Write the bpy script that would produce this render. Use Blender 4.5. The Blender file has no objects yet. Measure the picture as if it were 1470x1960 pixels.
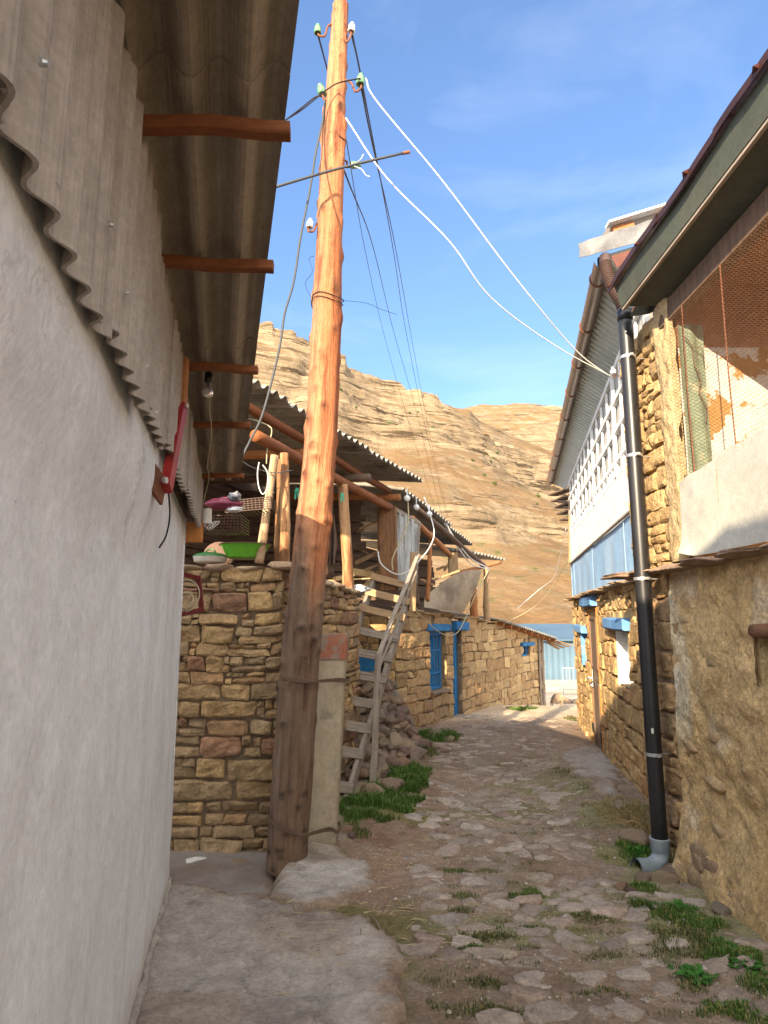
import bpy, math, random
import numpy as np
from mathutils import Vector, Matrix

# ------------------------------------------------------------------ camera model (used to place real things at real depths)
F = 1250.0; CX = 735.0; CY = 980.0; PITCH = math.radians(9.3); H = 1.6
cp, sp = math.cos(PITCH), math.sin(PITCH)
R = math.radians
SUN = Vector((0.45, 1.0, -0.36)).normalized()          # direction in which sunlight travels

def uv_(px, py): return (px - CX) / F, (CY - py) / F
def ratio(px, py):
    u, v = uv_(px, py); return u / (cp - v * sp)
def PY(px, py, Y):
    u, v = uv_(px, py); t = Y / (cp - v * sp)
    return Vector((u * t, Y, H + t * (sp + v * cp)))
def PZ(px, py, Z):
    u, v = uv_(px, py); t = (Z - H) / (sp + v * cp)
    return Vector((u * t, t * (cp - v * sp), Z))
def PL(px, py, x0, k):                                # on the vertical plane X = x0 + k*Y
    r = ratio(px, py); return PY(px, py, x0 / (r - k))

# ------------------------------------------------------------------ noise
def _h(i, j, k, s):
    n = (i.astype(np.int64) * 374761393 + j.astype(np.int64) * 668265263 + k.astype(np.int64) * 2147483647 + s * 1274126177) & 0xffffffff
    n = ((n ^ (n >> 13)) * 1274126177) & 0xffffffff
    n = n ^ (n >> 16)
    return (n & 0xffffff) / float(0xffffff)
def vn(x, y, z=0.0, s=0):
    x, y, z = np.broadcast_arrays(np.asarray(x, float), np.asarray(y, float), np.asarray(z, float))
    xi, yi, zi = np.floor(x), np.floor(y), np.floor(z)
    fx, fy, fz = x - xi, y - yi, z - zi
    fx = fx * fx * (3 - 2 * fx); fy = fy * fy * (3 - 2 * fy); fz = fz * fz * (3 - 2 * fz)
    r = 0
    for a in (0, 1):
        for b in (0, 1):
            for c in (0, 1):
                w = (fx if a else 1 - fx) * (fy if b else 1 - fy) * (fz if c else 1 - fz)
                r = r + w * _h(xi + a, yi + b, zi + c, s)
    return r * 2 - 1
def fbm(x, y, z=0.0, o=4, s=0, g=0.5):
    r = 0; a = 1.0; f = 1.0
    for k in range(o):
        r = r + a * vn(np.asarray(x) * f, np.asarray(y) * f, np.asarray(z) * f, s + k * 7); a *= g; f *= 2.03
    return r
def sst(a, b, x):
    t = np.clip((np.asarray(x, float) - a) / (b - a), 0, 1); return t * t * (3 - 2 * t)

# ------------------------------------------------------------------ scene helpers
SC = bpy.context.scene
COL = SC.collection
def wloc(o):
    v = Vector((0, 0, 0))
    while o is not None:
        v += o.location; o = o.parent
    return v
def tag(o, label=None, cat=None, group=None, kind=None):
    if label: o['label'] = label
    if cat: o['category'] = cat
    if group: o['group'] = group
    if kind: o['kind'] = kind
    return o
def empty(name, loc, label, cat, group=None):
    o = bpy.data.objects.new(name, None); COL.objects.link(o); o.location = loc
    o.empty_display_size = .1
    return tag(o, label, cat, group)

class MB:
    def __init__(s, *mats):
        s.v = []; s.t = []; s.c = []; s.f = []; s.m = []; s.n = 0; s.mats = list(mats)
    def add(s, V, Fc, mat=0, col=(1, 1, 1), tc=None):
        V = np.asarray(V, float).reshape(-1, 3); k = len(V)
        s.v.append(V); s.t.append(V.copy() if tc is None else np.asarray(tc, float).reshape(-1, 3))
        c = np.asarray(col, float)
        s.c.append(np.tile(c, (k, 1)) if c.ndim == 1 else c.reshape(-1, 3))
        b = s.n
        for f in Fc: s.f.append(tuple(int(i) + b for i in f))
        s.m.extend([mat] * len(Fc)); s.n += k
    def grid(s, G, mat=0, col=(1, 1, 1), tc=None, flip=False, mask=None):
        G = np.asarray(G, float); a, b = G.shape[:2]
        I = np.arange(a * b).reshape(a, b)
        Q = np.stack([I[:-1, :-1], I[1:, :-1], I[1:, 1:], I[:-1, 1:]], -1).reshape(-1, 4)
        if mask is not None: Q = Q[np.asarray(mask).reshape(-1)]
        if flip: Q = Q[:, ::-1]
        c = np.asarray(col, float)
        if c.ndim == 3: c = c.reshape(-1, 3)
        s.add(G.reshape(-1, 3), Q.tolist(), mat, c, None if tc is None else np.asarray(tc).reshape(-1, 3))
    def box(s, lo, hi, mat=0, col=(1, 1, 1)):
        (x0, y0, z0), (x1, y1, z1) = lo, hi
        V = [(x0, y0, z0), (x1, y0, z0), (x1, y1, z0), (x0, y1, z0), (x0, y0, z1), (x1, y0, z1), (x1, y1, z1), (x0, y1, z1)]
        s.add(V, [(3, 2, 1, 0), (4, 5, 6, 7), (0, 1, 5, 4), (1, 2, 6, 5), (2, 3, 7, 6), (3, 0, 4, 7)], mat, col)
    def prism(s, base, top, mat=0, col=(1, 1, 1)):     # two equal rings of points
        n = len(base); V = [tuple(p) for p in base] + [tuple(p) for p in top]
        Fc = [tuple(range(n))[::-1], tuple(range(n, 2 * n))] + [(i, (i + 1) % n, n + (i + 1) % n, n + i) for i in range(n)]
        s.add(V, Fc, mat, col)
    def slab(s, q, th, mat=0, col=(1, 1, 1)):          # quad q thickened along its normal
        q = [Vector(p) for p in q]; nn = (q[1] - q[0]).cross(q[2] - q[0]).normalized() * th
        s.prism(q, [p + nn for p in q], mat, col)
    def ring(s, P, X, Y, rad, n, seg_r=None, mat=0, col=(1, 1, 1), caps=True, tc0=None):
        pass
    def tube(s, pts, r, n=8, mat=0, col=(1, 1, 1), caps=True, sec=None, rf=None, cf=None, up=None, closed=False):
        P = [Vector(p) for p in pts]; m = len(P)
        rr = [r] * m if not hasattr(r, '__len__') else list(r)
        T = []
        for i in range(m):
            d = P[min(i + 1, m - 1)] - P[max(i - 1, 0)]
            if d.length < 1e-9: d = Vector((0, 0, 1))
            T.append(d.normalized())
        u = Vector(up) if up is not None else (Vector((0, 0, 1)) if abs(T[0].z) < .9 else Vector((1, 0, 0)))
        V = []; TC = []; C = []; L = 0; off = random.random() * 7
        if sec is None: S = [(math.cos(2 * math.pi * k / n), math.sin(2 * math.pi * k / n)) for k in range(n)]
        else: S = sec; n = len(S)
        for i in range(m):
            if i: L += (P[i] - P[i - 1]).length
            X = u - T[i] * u.dot(T[i])
            if X.length < 1e-6: X = T[i].orthogonal()
            X.normalize(); Y = T[i].cross(X); u = X
            for k, (a, b) in enumerate(S):
                q = rr[i] * (rf(i / (m - 1), k / n, L) if rf else 1)
                V.append(P[i] + X * a * q + Y * b * q)
                TC.append((a * rr[i] + off, b * rr[i] + off, L))
                if cf: C.append(cf(i / (m - 1), k / n, L))
        Fc = [(i * n + k, i * n + (k + 1) % n, (i + 1) * n + (k + 1) % n, (i + 1) * n + k) for i in range(m - 1) for k in range(n)]
        if caps:
            Fc += [tuple(range(n))[::-1], tuple(range((m - 1) * n, m * n))]
        s.add(V, Fc, mat, C if cf else col, TC)
    def beam(s, p0, p1, w, h, mat=0, col=(1, 1, 1), up=(0, 0, 1), seg=1, wob=0.0, ch=.12, seed=0):
        a, b = h / 2, w / 2; c = min(a, b) * ch * 2
        S = [(a - c, b), (a, b - c), (a, -b + c), (a - c, -b), (-a + c, -b), (-a, -b + c), (-a, b - c), (-a + c, b)][::-1]
        p0, p1 = Vector(p0), Vector(p1); pts = []
        for i in range(seg + 1):
            t = i / seg; p = p0.lerp(p1, t)
            if wob: p = p + Vector((float(vn(t * 3.3, seed, .3)), float(vn(t * 3.3, seed, 5.3)), float(vn(t * 3.3, seed, 9.3)))) * wob
            pts.append(p)
        s.tube(pts, 1.0, mat=mat, col=col, sec=S, up=up)
    def log(s, p0, p1, r0, r1, mat=0, col=(1, 1, 1), knots=10, seed=0, seg=14, n=12, wob=.01, kr=.35):
        rnd = random.Random(seed); p0, p1 = Vector(p0), Vector(p1)
        K = [(rnd.random(), rnd.random(), rnd.uniform(.6, 1)) for _ in range(knots)]
        Lg = (p1 - p0).length
        def rf(t, a, L):
            q = 1 + .07 * float(vn(a * 5 + 5, t * Lg * 2.5, seed)) + .05 * float(vn(a * 9, t * Lg * 9, seed + 3))
            for kt, ka, kk in K:
                da = min(abs(a - ka), 1 - abs(a - ka)) * 6.28; dt = (t - kt) * Lg
                q += kr * kk * math.exp(-(da / .35) ** 2 - (dt / (r0 * .45)) ** 2)
            return q
        C = Vector(col)
        def cf(t, a, L):
            d = 1 + .16 * float(vn(a * 7, t * Lg * 1.7, seed + 9))
            for kt, ka, kk in K:
                da = min(abs(a - ka), 1 - abs(a - ka)) * 6.28; dt = (t - kt) * Lg
                d *= 1 - .6 * math.exp(-(da / .22) ** 2 - (dt / (r0 * .28)) ** 2)
            return (C[0] * d, C[1] * d, C[2] * d)
        pts = [p0.lerp(p1, i / seg) + Vector((float(vn(i / seg * 3, seed, 1.5)), float(vn(i / seg * 3, seed, 4.5)), 0)) * wob for i in range(seg + 1)]
        s.tube(pts, [r0 + (r1 - r0) * i / seg for i in range(seg + 1)], n=n, mat=mat, rf=rf, cf=cf)
    def lathe(s, prof, c, n=24, mat=0, col=(1, 1, 1), ax=(0, 0, 1)):
        ax = Vector(ax).normalized(); X = ax.orthogonal().normalized(); Y = ax.cross(X); c = Vector(c)
        V = []
        for r, z in prof:
            for k in range(n):
                a = 2 * math.pi * k / n; V.append(c + ax * z + (X * math.cos(a) + Y * math.sin(a)) * max(r, 1e-4))
        Fc = [(i * n + k, i * n + (k + 1) % n, (i + 1) * n + (k + 1) % n, (i + 1) * n + k) for i in range(len(prof) - 1) for k in range(n)]
        s.add(V, Fc, mat, col)
    def corr(s, O, Lv, Wv, pitch, amp, th=.006, mat=0, col=(1, 1, 1), nl=2, per=8, jag=0, ph=0.0, warp=0):
        O, Lv, Wv = Vector(O), Vector(Lv), Vector(Wv); N = Lv.cross(Wv).normalized(); W = Wv.length
        nw = max(4, int(W / pitch * per)); a = np.linspace(0, W, nw + 1); l = np.linspace(0, 1, nl + 1)
        A, Lg = np.meshgrid(a, l, indexing='ij'); w = np.array(Wv.normalized()); Lu = np.array(Lv); Nn = np.array(N)
        hgt = amp * np.sin(2 * np.pi * (A / pitch + ph))
        if warp: hgt = hgt + warp * vn(A * 1.3, Lg * 3, 0, 5)
        JL = Lg.copy()
        if jag: JL = JL + jag * vn(A * 3, 0 * A, 0, 7) * Lg
        G = np.array(O) + w * A[..., None] + Lu * JL[..., None] + Nn * hgt[..., None]
        T = np.stack([A, hgt, Lg * Lv.length], -1)
        G2 = G + Nn * th
        s.grid(G, mat, col, T, flip=False); s.grid(G2, mat, col, T, flip=True)
        for (E, E2, fl) in ((G[:, 0], G2[:, 0], 0), (G[:, -1], G2[:, -1], 1), (G[0], G2[0], 1), (G[-1], G2[-1], 0)):
            s.grid(np.stack([E, E2], 1), mat, col, None, flip=bool(fl))
    def build_each(s, name, parent=None, smooth=False):
        k0 = 0; n0 = 0; fi = 0
        for V, T, C in zip(s.v, s.t, s.c):
            m_ = MB(*s.mats); n1 = n0 + len(V); Fc = []; mi = []
            while fi < len(s.f) and s.f[fi][0] < n1: Fc.append(tuple(i - n0 for i in s.f[fi])); mi.append(s.m[fi]); fi += 1
            m_.v = [V]; m_.t = [T]; m_.c = [C]; m_.f = Fc; m_.m = mi; m_.n = len(V); m_.build(name, parent, smooth); n0 = n1
    def build(s, name, parent=None, smooth=False, origin=None, label=None):
        V = np.concatenate(s.v); T = np.concatenate(s.t); C = np.concatenate(s.c)
        if parent is not None: o0 = wloc(parent)
        elif origin is not None: o0 = Vector(origin)
        else:
            lo, hi = V.min(0), V.max(0); o0 = Vector(((lo[0] + hi[0]) / 2, (lo[1] + hi[1]) / 2, lo[2]))
        me = bpy.data.meshes.new(name)
        V = V - np.array(o0)
        me.from_pydata([tuple(p) for p in V.tolist()], [], s.f)
        for m in s.mats: me.materials.append(m)
        me.polygons.foreach_set('material_index', np.array(s.m, dtype=np.int32))
        if smooth: me.polygons.foreach_set('use_smooth', np.ones(len(s.f), dtype=bool))
        at = me.attributes.new('tc', 'FLOAT_VECTOR', 'POINT'); at.data.foreach_set('vector', T.astype(np.float32).reshape(-1))
        ac = me.attributes.new('col', 'FLOAT_COLOR', 'POINT')
        ac.data.foreach_set('color', np.concatenate([C, np.ones((len(C), 1))], 1).astype(np.float32).reshape(-1))
        me.update()
        o = bpy.data.objects.new(name, me); COL.objects.link(o)
        if parent is not None: o.parent = parent
        else: o.location = o0
        if label: o['label'] = label
        return o

def crv(pts, n=8):                                    # Catmull-Rom through 3-D points
    P = [Vector(p) for p in pts]; out = []
    P = [P[0] * 2 - P[1]] + P + [P[-1] * 2 - P[-2]]
    for i in range(1, len(P) - 2):
        for k in range(n):
            t = k / n; a, b, c, d = P[i - 1], P[i], P[i + 1], P[i + 2]
            out.append(.5 * ((2 * b) + (c - a) * t + (2 * a - 5 * b + 4 * c - d) * t * t + (3 * b - a - 3 * c + d) * t ** 3))
    out.append(P[-2]); return out

# ------------------------------------------------------------------ materials
def M(name, c1, c2=None, scale=3., stretch=(1, 1, 1), rough=.85, bump=.25, bscale=60., dist=.01, b2=0, b2s=8., metal=0.,
      spot=None, sscale=2., sth=(.58, .66), sstretch=None, spot2=None, s2scale=5., s2th=(.6, .7), lo=.3, hi=.7, spec=.3, wave=None, attr=True, grain=.16, gscale=70., crack=None):
    m = bpy.data.materials.new(name); m.use_nodes = True; nt = m.node_tree; N = nt.nodes; L = nt.links
    for x in list(N): N.remove(x)
    out = N.new('ShaderNodeOutputMaterial'); bs = N.new('ShaderNodeBsdfPrincipled'); L.new(bs.outputs[0], out.inputs[0])
    bs.inputs['Roughness'].default_value = rough; bs.inputs['Metallic'].default_value = metal
    bs.inputs['Specular IOR Level'].default_value = spec
    tc = N.new('ShaderNodeAttribute'); tc.attribute_name = 'tc'
    def noise(sc, st=(1, 1, 1), det=6., ro=.6):
        mp = N.new('ShaderNodeMapping'); L.new(tc.outputs['Vector'], mp.inputs[0]); mp.inputs['Scale'].default_value = st
        n = N.new('ShaderNodeTexNoise'); L.new(mp.outputs[0], n.inputs['Vector']); n.inputs['Scale'].default_value = sc
        n.inputs['Detail'].default_value = det; n.inputs['Roughness'].default_value = ro
        return n
    def ramp(src, a, b, ca, cb):
        r = N.new('ShaderNodeValToRGB'); L.new(src, r.inputs[0]); e = r.color_ramp.elements
        e[0].position = a; e[1].position = b; e[0].color = (*ca, 1); e[1].color = (*cb, 1); return r
    def mix(fac, a, b, mode='MIX'):
        x = N.new('ShaderNodeMix'); x.data_type = 'RGBA'; x.blend_type = mode
        if isinstance(fac, float): x.inputs[0].default_value = fac
        else: L.new(fac, x.inputs[0])
        for s_, i in ((a, 6), (b, 7)):
            if isinstance(s_, tuple): x.inputs[i].default_value = (*s_, 1)
            else: L.new(s_, x.inputs[i])
        return x.outputs[2]
    c2 = c2 or c1
    n1 = noise(scale, stretch); c = ramp(n1.outputs[0], lo, hi, c1, c2).outputs[0]
    if spot:
        n2 = noise(sscale, sstretch or stretch, 8., .65); f = ramp(n2.outputs[0], sth[0], sth[1], (0, 0, 0), (1, 1, 1)).outputs[0]; c = mix(f, c, spot)
    if spot2:
        n3 = noise(s2scale, (1, 1, 1), 8., .7); f = ramp(n3.outputs[0], s2th[0], s2th[1], (0, 0, 0), (1, 1, 1)).outputs[0]; c = mix(f, c, spot2)
    if grain:
        ng = noise(gscale, (1, 1, 1), 6., .75); c = mix(1.0, c, ramp(ng.outputs[0], .32, .68, (1 - grain,) * 3, (1 + grain,) * 3).outputs[0], 'MULTIPLY')
        ng2 = noise(gscale * .22, (1, 1, 1), 5., .7); c = mix(1.0, c, ramp(ng2.outputs[0], .34, .66, (1 - grain * .6,) * 3, (1 + grain * .55,) * 3).outputs[0], 'MULTIPLY')
    if crack:
        cs_, cw_, ca_ = crack; nd = noise(3., (1, 1, 1), 5., .7); va = N.new('ShaderNodeVectorMath'); va.operation = 'MULTIPLY_ADD'; L.new(nd.outputs[1], va.inputs[0]); va.inputs[1].default_value = (.35, .35, .35); L.new(tc.outputs['Vector'], va.inputs[2])
        vo = N.new('ShaderNodeTexVoronoi'); vo.feature = 'DISTANCE_TO_EDGE'; vo.inputs['Scale'].default_value = cs_; L.new(va.outputs[0], vo.inputs['Vector'])
        e = ramp(vo.outputs['Distance'], 0, cw_, (ca_,) * 3, (1, 1, 1)).outputs[0]; msk = ramp(noise(1.3, (1, 1, 1), 4., .6).outputs[0], .47, .60, (0, 0, 0), (1, 1, 1)).outputs[0]
        c = mix(1.0, c, mix(msk, (1, 1, 1), e), 'MULTIPLY')
    if attr:
        at = N.new('ShaderNodeAttribute'); at.attribute_name = 'col'; c = mix(1.0, c, at.outputs['Color'], 'MULTIPLY')
    L.new(c, bs.inputs['Base Color'])
    if bump:
        nb = noise(bscale, stretch if stretch != (1, 1, 1) else (1, 1, 1), 5., .6); b = N.new('ShaderNodeBump'); L.new(nb.outputs[0], b.inputs['Height'])
        b.inputs['Strength'].default_value = bump; b.inputs['Distance'].default_value = dist
        last = b
        if b2:
            nb2 = noise(b2s, stretch, 6., .6); bb = N.new('ShaderNodeBump'); L.new(nb2.outputs[0], bb.inputs['Height'])
            bb.inputs['Strength'].default_value = b2; bb.inputs['Distance'].default_value = dist * 3; L.new(b.outputs[0], bb.inputs['Normal']); last = bb
        if wave:
            sx = N.new('ShaderNodeSeparateXYZ'); L.new(tc.outputs['Vector'], sx.inputs[0])
            mu = N.new('ShaderNodeMath'); mu.operation = 'MULTIPLY'; L.new(sx.outputs[0], mu.inputs[0]); mu.inputs[1].default_value = wave
            si = N.new('ShaderNodeMath'); si.operation = 'SINE'; L.new(mu.outputs[0], si.inputs[0])
            bw = N.new('ShaderNodeBump'); L.new(si.outputs[0], bw.inputs['Height']); bw.inputs['Strength'].default_value = .5; bw.inputs['Distance'].default_value = .0006
            L.new(last.outputs[0], bw.inputs['Normal']); last = bw
        L.new(last.outputs[0], bs.inputs['Normal'])
    m['bsdf'] = bs.name
    return m
# ------------------------------------------------------------------ materials of the place
mPLASTER = M('white_plaster', (.72, .74, .75), (.82, .835, .84), 2.2, (1, 1, .7), grain=.12, gscale=45, crack=(.7, .003, .7), bump=.6, bscale=90, dist=.004, b2=.16, b2s=14, spot=(.64, .645, .635), sscale=3.0, sth=(.50, .68), sstretch=(1, 1, .3), spot2=(.36, .31, .26), s2scale=38, s2th=(.66, .70), rough=.9)
mASB = M('asbestos_cement', (.32, .275, .235), (.42, .37, .325), 5, (1, 1, .5), bump=.3, bscale=160, dist=.003, spot=(.22, .185, .15), sscale=2.3, sth=(.5, .75), rough=.95, wave=900., spot2=(.12, .1, .08), s2scale=9, s2th=(.70, .76))
mASB2 = M('asbestos_cement_soffit', (.29, .24, .185), (.38, .32, .25), 4, (1, 1, .5), bump=.3, bscale=160, dist=.003, spot=(.15, .12, .09), sscale=2.0, sth=(.5, .75), rough=.95, wave=900.)
mASBold = M('old_asbestos', (.27, .245, .205), (.38, .35, .30), 3, bump=.3, bscale=80, dist=.004, spot=(.12, .105, .09), sscale=2.3, sth=(.5, .7), rough=.95)
mPINE = M('raw_pine', (.34, .13, .045), (.48, .21, .08), 7, (6, 6, .7), bump=.4, bscale=20, dist=.004, spot=(.16, .055, .02), sscale=4, sth=(.60, .72), sstretch=(3, 3, .6), rough=.75)
mPINE2 = M('weathered_pine', (.33, .205, .11), (.46, .32, .18), 7, (6, 6, .7), bump=.5, bscale=20, dist=.004, spot=(.22, .13, .07), sscale=4, sth=(.55, .7), sstretch=(4, 4, .6), rough=.85)
mGREYW = M('grey_weathered_wood', (.25, .205, .165), (.38, .32, .26), 8, (7, 7, .6), bump=.7, bscale=18, dist=.006, spot=(.13, .10, .08), sscale=5, sth=(.55, .68), sstretch=(7, 7, .5), rough=.9)
mDARKW = M('dark_old_wood', (.10, .065, .045), (.17, .11, .075), 6, (5, 5, .7), bump=.5, bscale=20, dist=.005, rough=.9)
mSTONE = M('sandstone', (.85, .77, .65), (1.24, 1.11, .92), 9, grain=.25, gscale=45, bump=1., bscale=55, dist=.010, b2=1., b2s=13, spot=(.62, .58, .56), sscale=11, sth=(.55, .75), spot2=(1.3, 1.22, 1.1), s2scale=14, s2th=(.66, .75), rough=.92)
mMORT = M('earth_mortar', (.17, .12, .08), (.26, .19, .125), 12, bump=.8, bscale=50, dist=.01, rough=.97)
mMUD = M('mud_render', (.48, .32, .145), (.66, .47, .24), 2.6, grain=.36, gscale=38, crack=(2.2, .02, .55), bump=1.0, bscale=75, dist=.01, b2=1.0, b2s=14, spot=(.60, .50, .37), sscale=1.5, sth=(.54, .66), spot2=(.22, .14, .08), s2scale=22, s2th=(.6, .72), rough=.95)
mMUD2 = M('yellow_clay', (.50, .37, .19), (.66, .50, .29), 4, grain=.25, bump=1., bscale=60, dist=.012, b2=1., b2s=12, spot=(.38, .27, .14), sscale=5, sth=(.55, .7), rough=.95)
mDIRT = M('trodden_earth', (.23, .155, .105), (.34, .26, .19), 1.6, grain=.34, gscale=45, bump=.9, bscale=90, dist=.008, b2=.9, b2s=22, spot=(.31, .26, .21), sscale=3.1, sth=(.5, .7), spot2=(.36, .31, .26), s2scale=42, s2th=(.66, .72), rough=.96)
mFARG = M('far_ground', (.36, .27, .15), (.46, .35, .2), .5, bump=.5, bscale=8, dist=.05, rough=.96, spot=(.16, .16, .06), sscale=.6, sth=(.58, .7))
mCOB = M('cobble', (.82, .82, .82), (1.16, 1.12, 1.08), 7, grain=.28, gscale=50, bump=1., bscale=70, dist=.007, b2=1., b2s=18, spot=(.68, .62, .56), sscale=6, sth=(.52, .72), spot2=(1.25, 1.22, 1.2), s2scale=30, s2th=(.66, .72), rough=.85)
mCONC = M('rough_concrete', (.33, .295, .25), (.44, .40, .345), 3, grain=.26, gscale=45, crack=(1.6, .012, .5), bump=.8, bscale=110, dist=.004, b2=.8, b2s=12, spot=(.27, .235, .20), sscale=2.6, sth=(.52, .62), spot2=(.17, .145, .12), s2scale=26, s2th=(.63, .68), rough=.9)
mCONC2 = M('pale_concrete', (.32, .285, .245), (.40, .36, .315), 3, grain=.25, bump=.9, bscale=80, dist=.006, b2=.9, b2s=14, spot=(.30, .27, .235), sscale=4, sth=(.52, .66), rough=.9)
mYARD = M('yard_concrete', (.21, .18, .155), (.27, .235, .205), 2, bump=.4, bscale=110, dist=.003, b2=.4, b2s=6, rough=.9)
mPILLAR = M('cast_concrete', (.33, .265, .175), (.44, .37, .265), 5, bump=.7, bscale=130, dist=.004, b2=.8, b2s=14, spot=(.24, .20, .145), sscale=5, sth=(.54, .66), rough=.92)
mREDP = M('flaking_red_paint', (.33, .11, .06), (.30, .13, .08), 6, bump=.6, bscale=90, dist=.003, spot=(.25, .19, .15), sscale=9, sth=(.46, .52), rough=.85)
mSTEELRED = M('red_painted_steel', (.30, .02, .02), (.36, .035, .03), 6, bump=.1, bscale=60, dist=.001, spot=(.12, .03, .02), sscale=5, sth=(.6, .68), rough=.5)
mRUST = M('rusty_steel', (.16, .06, .035), (.25, .11, .06), 9, bump=.4, bscale=90, dist=.002, rough=.85, metal=.2)
mBLACKP = M('black_plastic_pipe', (.012, .012, .014), (.02, .02, .022), 4, bump=.12, bscale=30, dist=.002, rough=.38, spec=.5, spot=(.035, .032, .03), sscale=5, sth=(.6, .8))
mGREYP = M('grey_pvc', (.22, .26, .29), (.25, .29, .32), 6, bump=.1, bscale=40, dist=.002, rough=.45, spec=.45)
mGALV = M('galvanised_steel', (.50, .51, .52), (.62, .62, .61), 9, bump=.15, bscale=60, dist=.002, rough=.42, metal=.75, spot=(.36, .33, .30), sscale=4, sth=(.6, .75))
mSHEETW = M('cream_sheet_metal', (.44, .43, .375), (.52, .50, .44), 1.4, bump=.15, bscale=9, dist=.006, rough=.55, spot=(.44, .33, .19), sscale=2.2, sth=(.64, .76), spot2=(.30, .15, .06), s2scale=17, s2th=(.72, .76))
mWIRE = M('rusty_mesh_wire', (.26, .15, .09), (.36, .24, .15), 20, bump=0, rough=.8, metal=.1)
mBLUE = M('faded_blue_paint', (.09, .24, .50), (.15, .33, .62), 3, (1, 1, 2.5), bump=.3, bscale=50, dist=.003, spot=(.26, .42, .60), sscale=3, sth=(.52, .7), rough=.75)
mBLUES = M('pale_blue_sheet', (.25, .43, .66), (.34, .52, .73), 1.3, (1, 1, .4), bump=.2, bscale=12, dist=.006, spot=(.40, .54, .68), sscale=1.4, sth=(.5, .7), sstretch=(1.5, 1.5, .35), rough=.6)
mTEAL = M('bright_blue_paint', (.015, .13, .33), (.03, .20, .43), 4, (1, 1, 1), bump=.4, bscale=50, dist=.003, spot=(.12, .26, .36), sscale=7, sth=(.6, .68), rough=.7)
mWPAINT = M('white_paint', (.74, .74, .72), (.82, .81, .78), 4, (3, 3, .5), bump=.35, bscale=30, dist=.003, spot=(.48, .48, .46), sscale=4, sth=(.58, .72), sstretch=(4, 4, .4), rough=.7)
mSOFFIT = M('ribbed_soffit_metal', (.33, .36, .34), (.42, .45, .42), 2, bump=.1, bscale=30, dist=.002, rough=.45, metal=.3, spot=(.2, .2, .18), sscale=4, sth=(.64, .72))
mGREENB = M('green_painted_board', (.062, .070, .056), (.092, .10, .08), 2.2, bump=.25, bscale=40, dist=.003, spot=(.08, .095, .075), sscale=2.4, sth=(.5, .7), spot2=(.25, .22, .16), s2scale=6, s2th=(.68, .74), rough=.7)
mBROWNS = M('brown_roof_sheet', (.10, .04, .028), (.15, .055, .038), 4, bump=.1, bscale=30, dist=.002, rough=.5, metal=.1, spot=(.1, .04, .03), sscale=3, sth=(.6, .7))
mDOORB = M('brown_painted_door', (.13, .085, .06), (.17, .115, .08), 3, (1, 1, .3), bump=.15, bscale=40, dist=.002, rough=.4, spec=.45)
mOXIDE = M('orange_oxide_frame', (.45, .16, .04), (.55, .24, .07), 8, bump=.3, bscale=60, dist=.002, rough=.8)
mINNERW = M('peeling_whitewash', (.50, .48, .44), (.58, .56, .51), 3, bump=.4, bscale=60, dist=.004, spot=(.34, .18, .06), sscale=1.7, sth=(.545, .56), rough=.9)
mINNERB = M('brown_clay_inside', (.26, .125, .07), (.34, .17, .095), 3, bump=.6, bscale=40, dist=.008, rough=.95)
mGREENNET = M('green_mesh_cloth', (.12, .16, .115), (.20, .24, .165), 6, bump=.4, bscale=90, dist=.004, rough=.95, spot=(.40, .36, .24), sscale=5, sth=(.58, .68))
mDARK = M('dark_interior', (.03, .024, .018), (.045, .035, .028), 4, bump=0, rough=1)
mGLASSD = M('dusty_pane', (.30, .31, .30), (.46, .47, .46), 3, bump=.1, bscale=10, dist=.002, rough=.5, spec=.15, spot=(.30, .30, .28), sscale=2, sth=(.55, .7))
mBLK = M('black_cable', (.012, .012, .013), rough=.6, bump=0)
mGRYC = M('grey_cable', (.06, .065, .07), rough=.6, bump=0)
mWHC = M('white_cable', (.66, .66, .62), rough=.6, bump=0)
mYELC = M('yellowed_cord', (.50, .44, .28), rough=.7, bump=0)
mPORC = M('white_porcelain', (.75, .75, .73), (.8, .8, .78), rough=.2, bump=0, spec=.5)
mGLI = M('green_glass', (.10, .24, .11), (.16, .33, .16), 12, rough=.12, bump=0, spec=.6)
mGREENE = M('green_enamel', (.14, .50, .035), (.16, .55, .04), 4, rough=.28, bump=0, spec=.5)
mENAMW = M('white_enamel', (.72, .70, .64), rough=.3, bump=0)
mPLASTIC = M('printed_plastic', (.16, .03, .055), (.22, .04, .07), 3, bump=.3, bscale=12, dist=.01, rough=.3, spot=(.7, .7, .68), sscale=6, sth=(.6, .63))
mCLEARBAG = M('clear_film', (.55, .56, .56), (.7, .7, .7), 6, bump=.5, bscale=20, dist=.01, rough=.2, spec=.6)
mCRATE = M('brown_plastic_crate', (.05, .022, .012), (.07, .03, .016), 6, bump=0, rough=.5)
mBAKE = M('black_bakelite', (.015, .013, .012), rough=.35, bump=0)
mCLOTH = M('brown_cloth', (.12, .075, .055), (.18, .12, .09), 4, bump=.5, bscale=60, dist=.01, rough=1)
mPLYW = M('bare_plywood', (.60, .40, .17), (.70, .50, .25), 3, (1, 1, 1), bump=.2, bscale=30, dist=.002, rough=.8, spot=(.40, .27, .13), sscale=2.4, sth=(.56, .7))
mFILM = M('plastic_curtain', (.42, .43, .43), (.60, .61, .60), 5, (4, 4, .4), bump=.6, bscale=10, dist=.02, rough=.4, spot=(.25, .25, .25), sscale=4, sth=(.5, .65), sstretch=(5, 5, .3))
mTIN = M('stained_hardboard', (.36, .27, .17), (.46, .36, .24), 3, bump=.2, bscale=20, dist=.003, rough=.6, spot=(.20, .15, .095), sscale=2, sth=(.46, .66))
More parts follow.
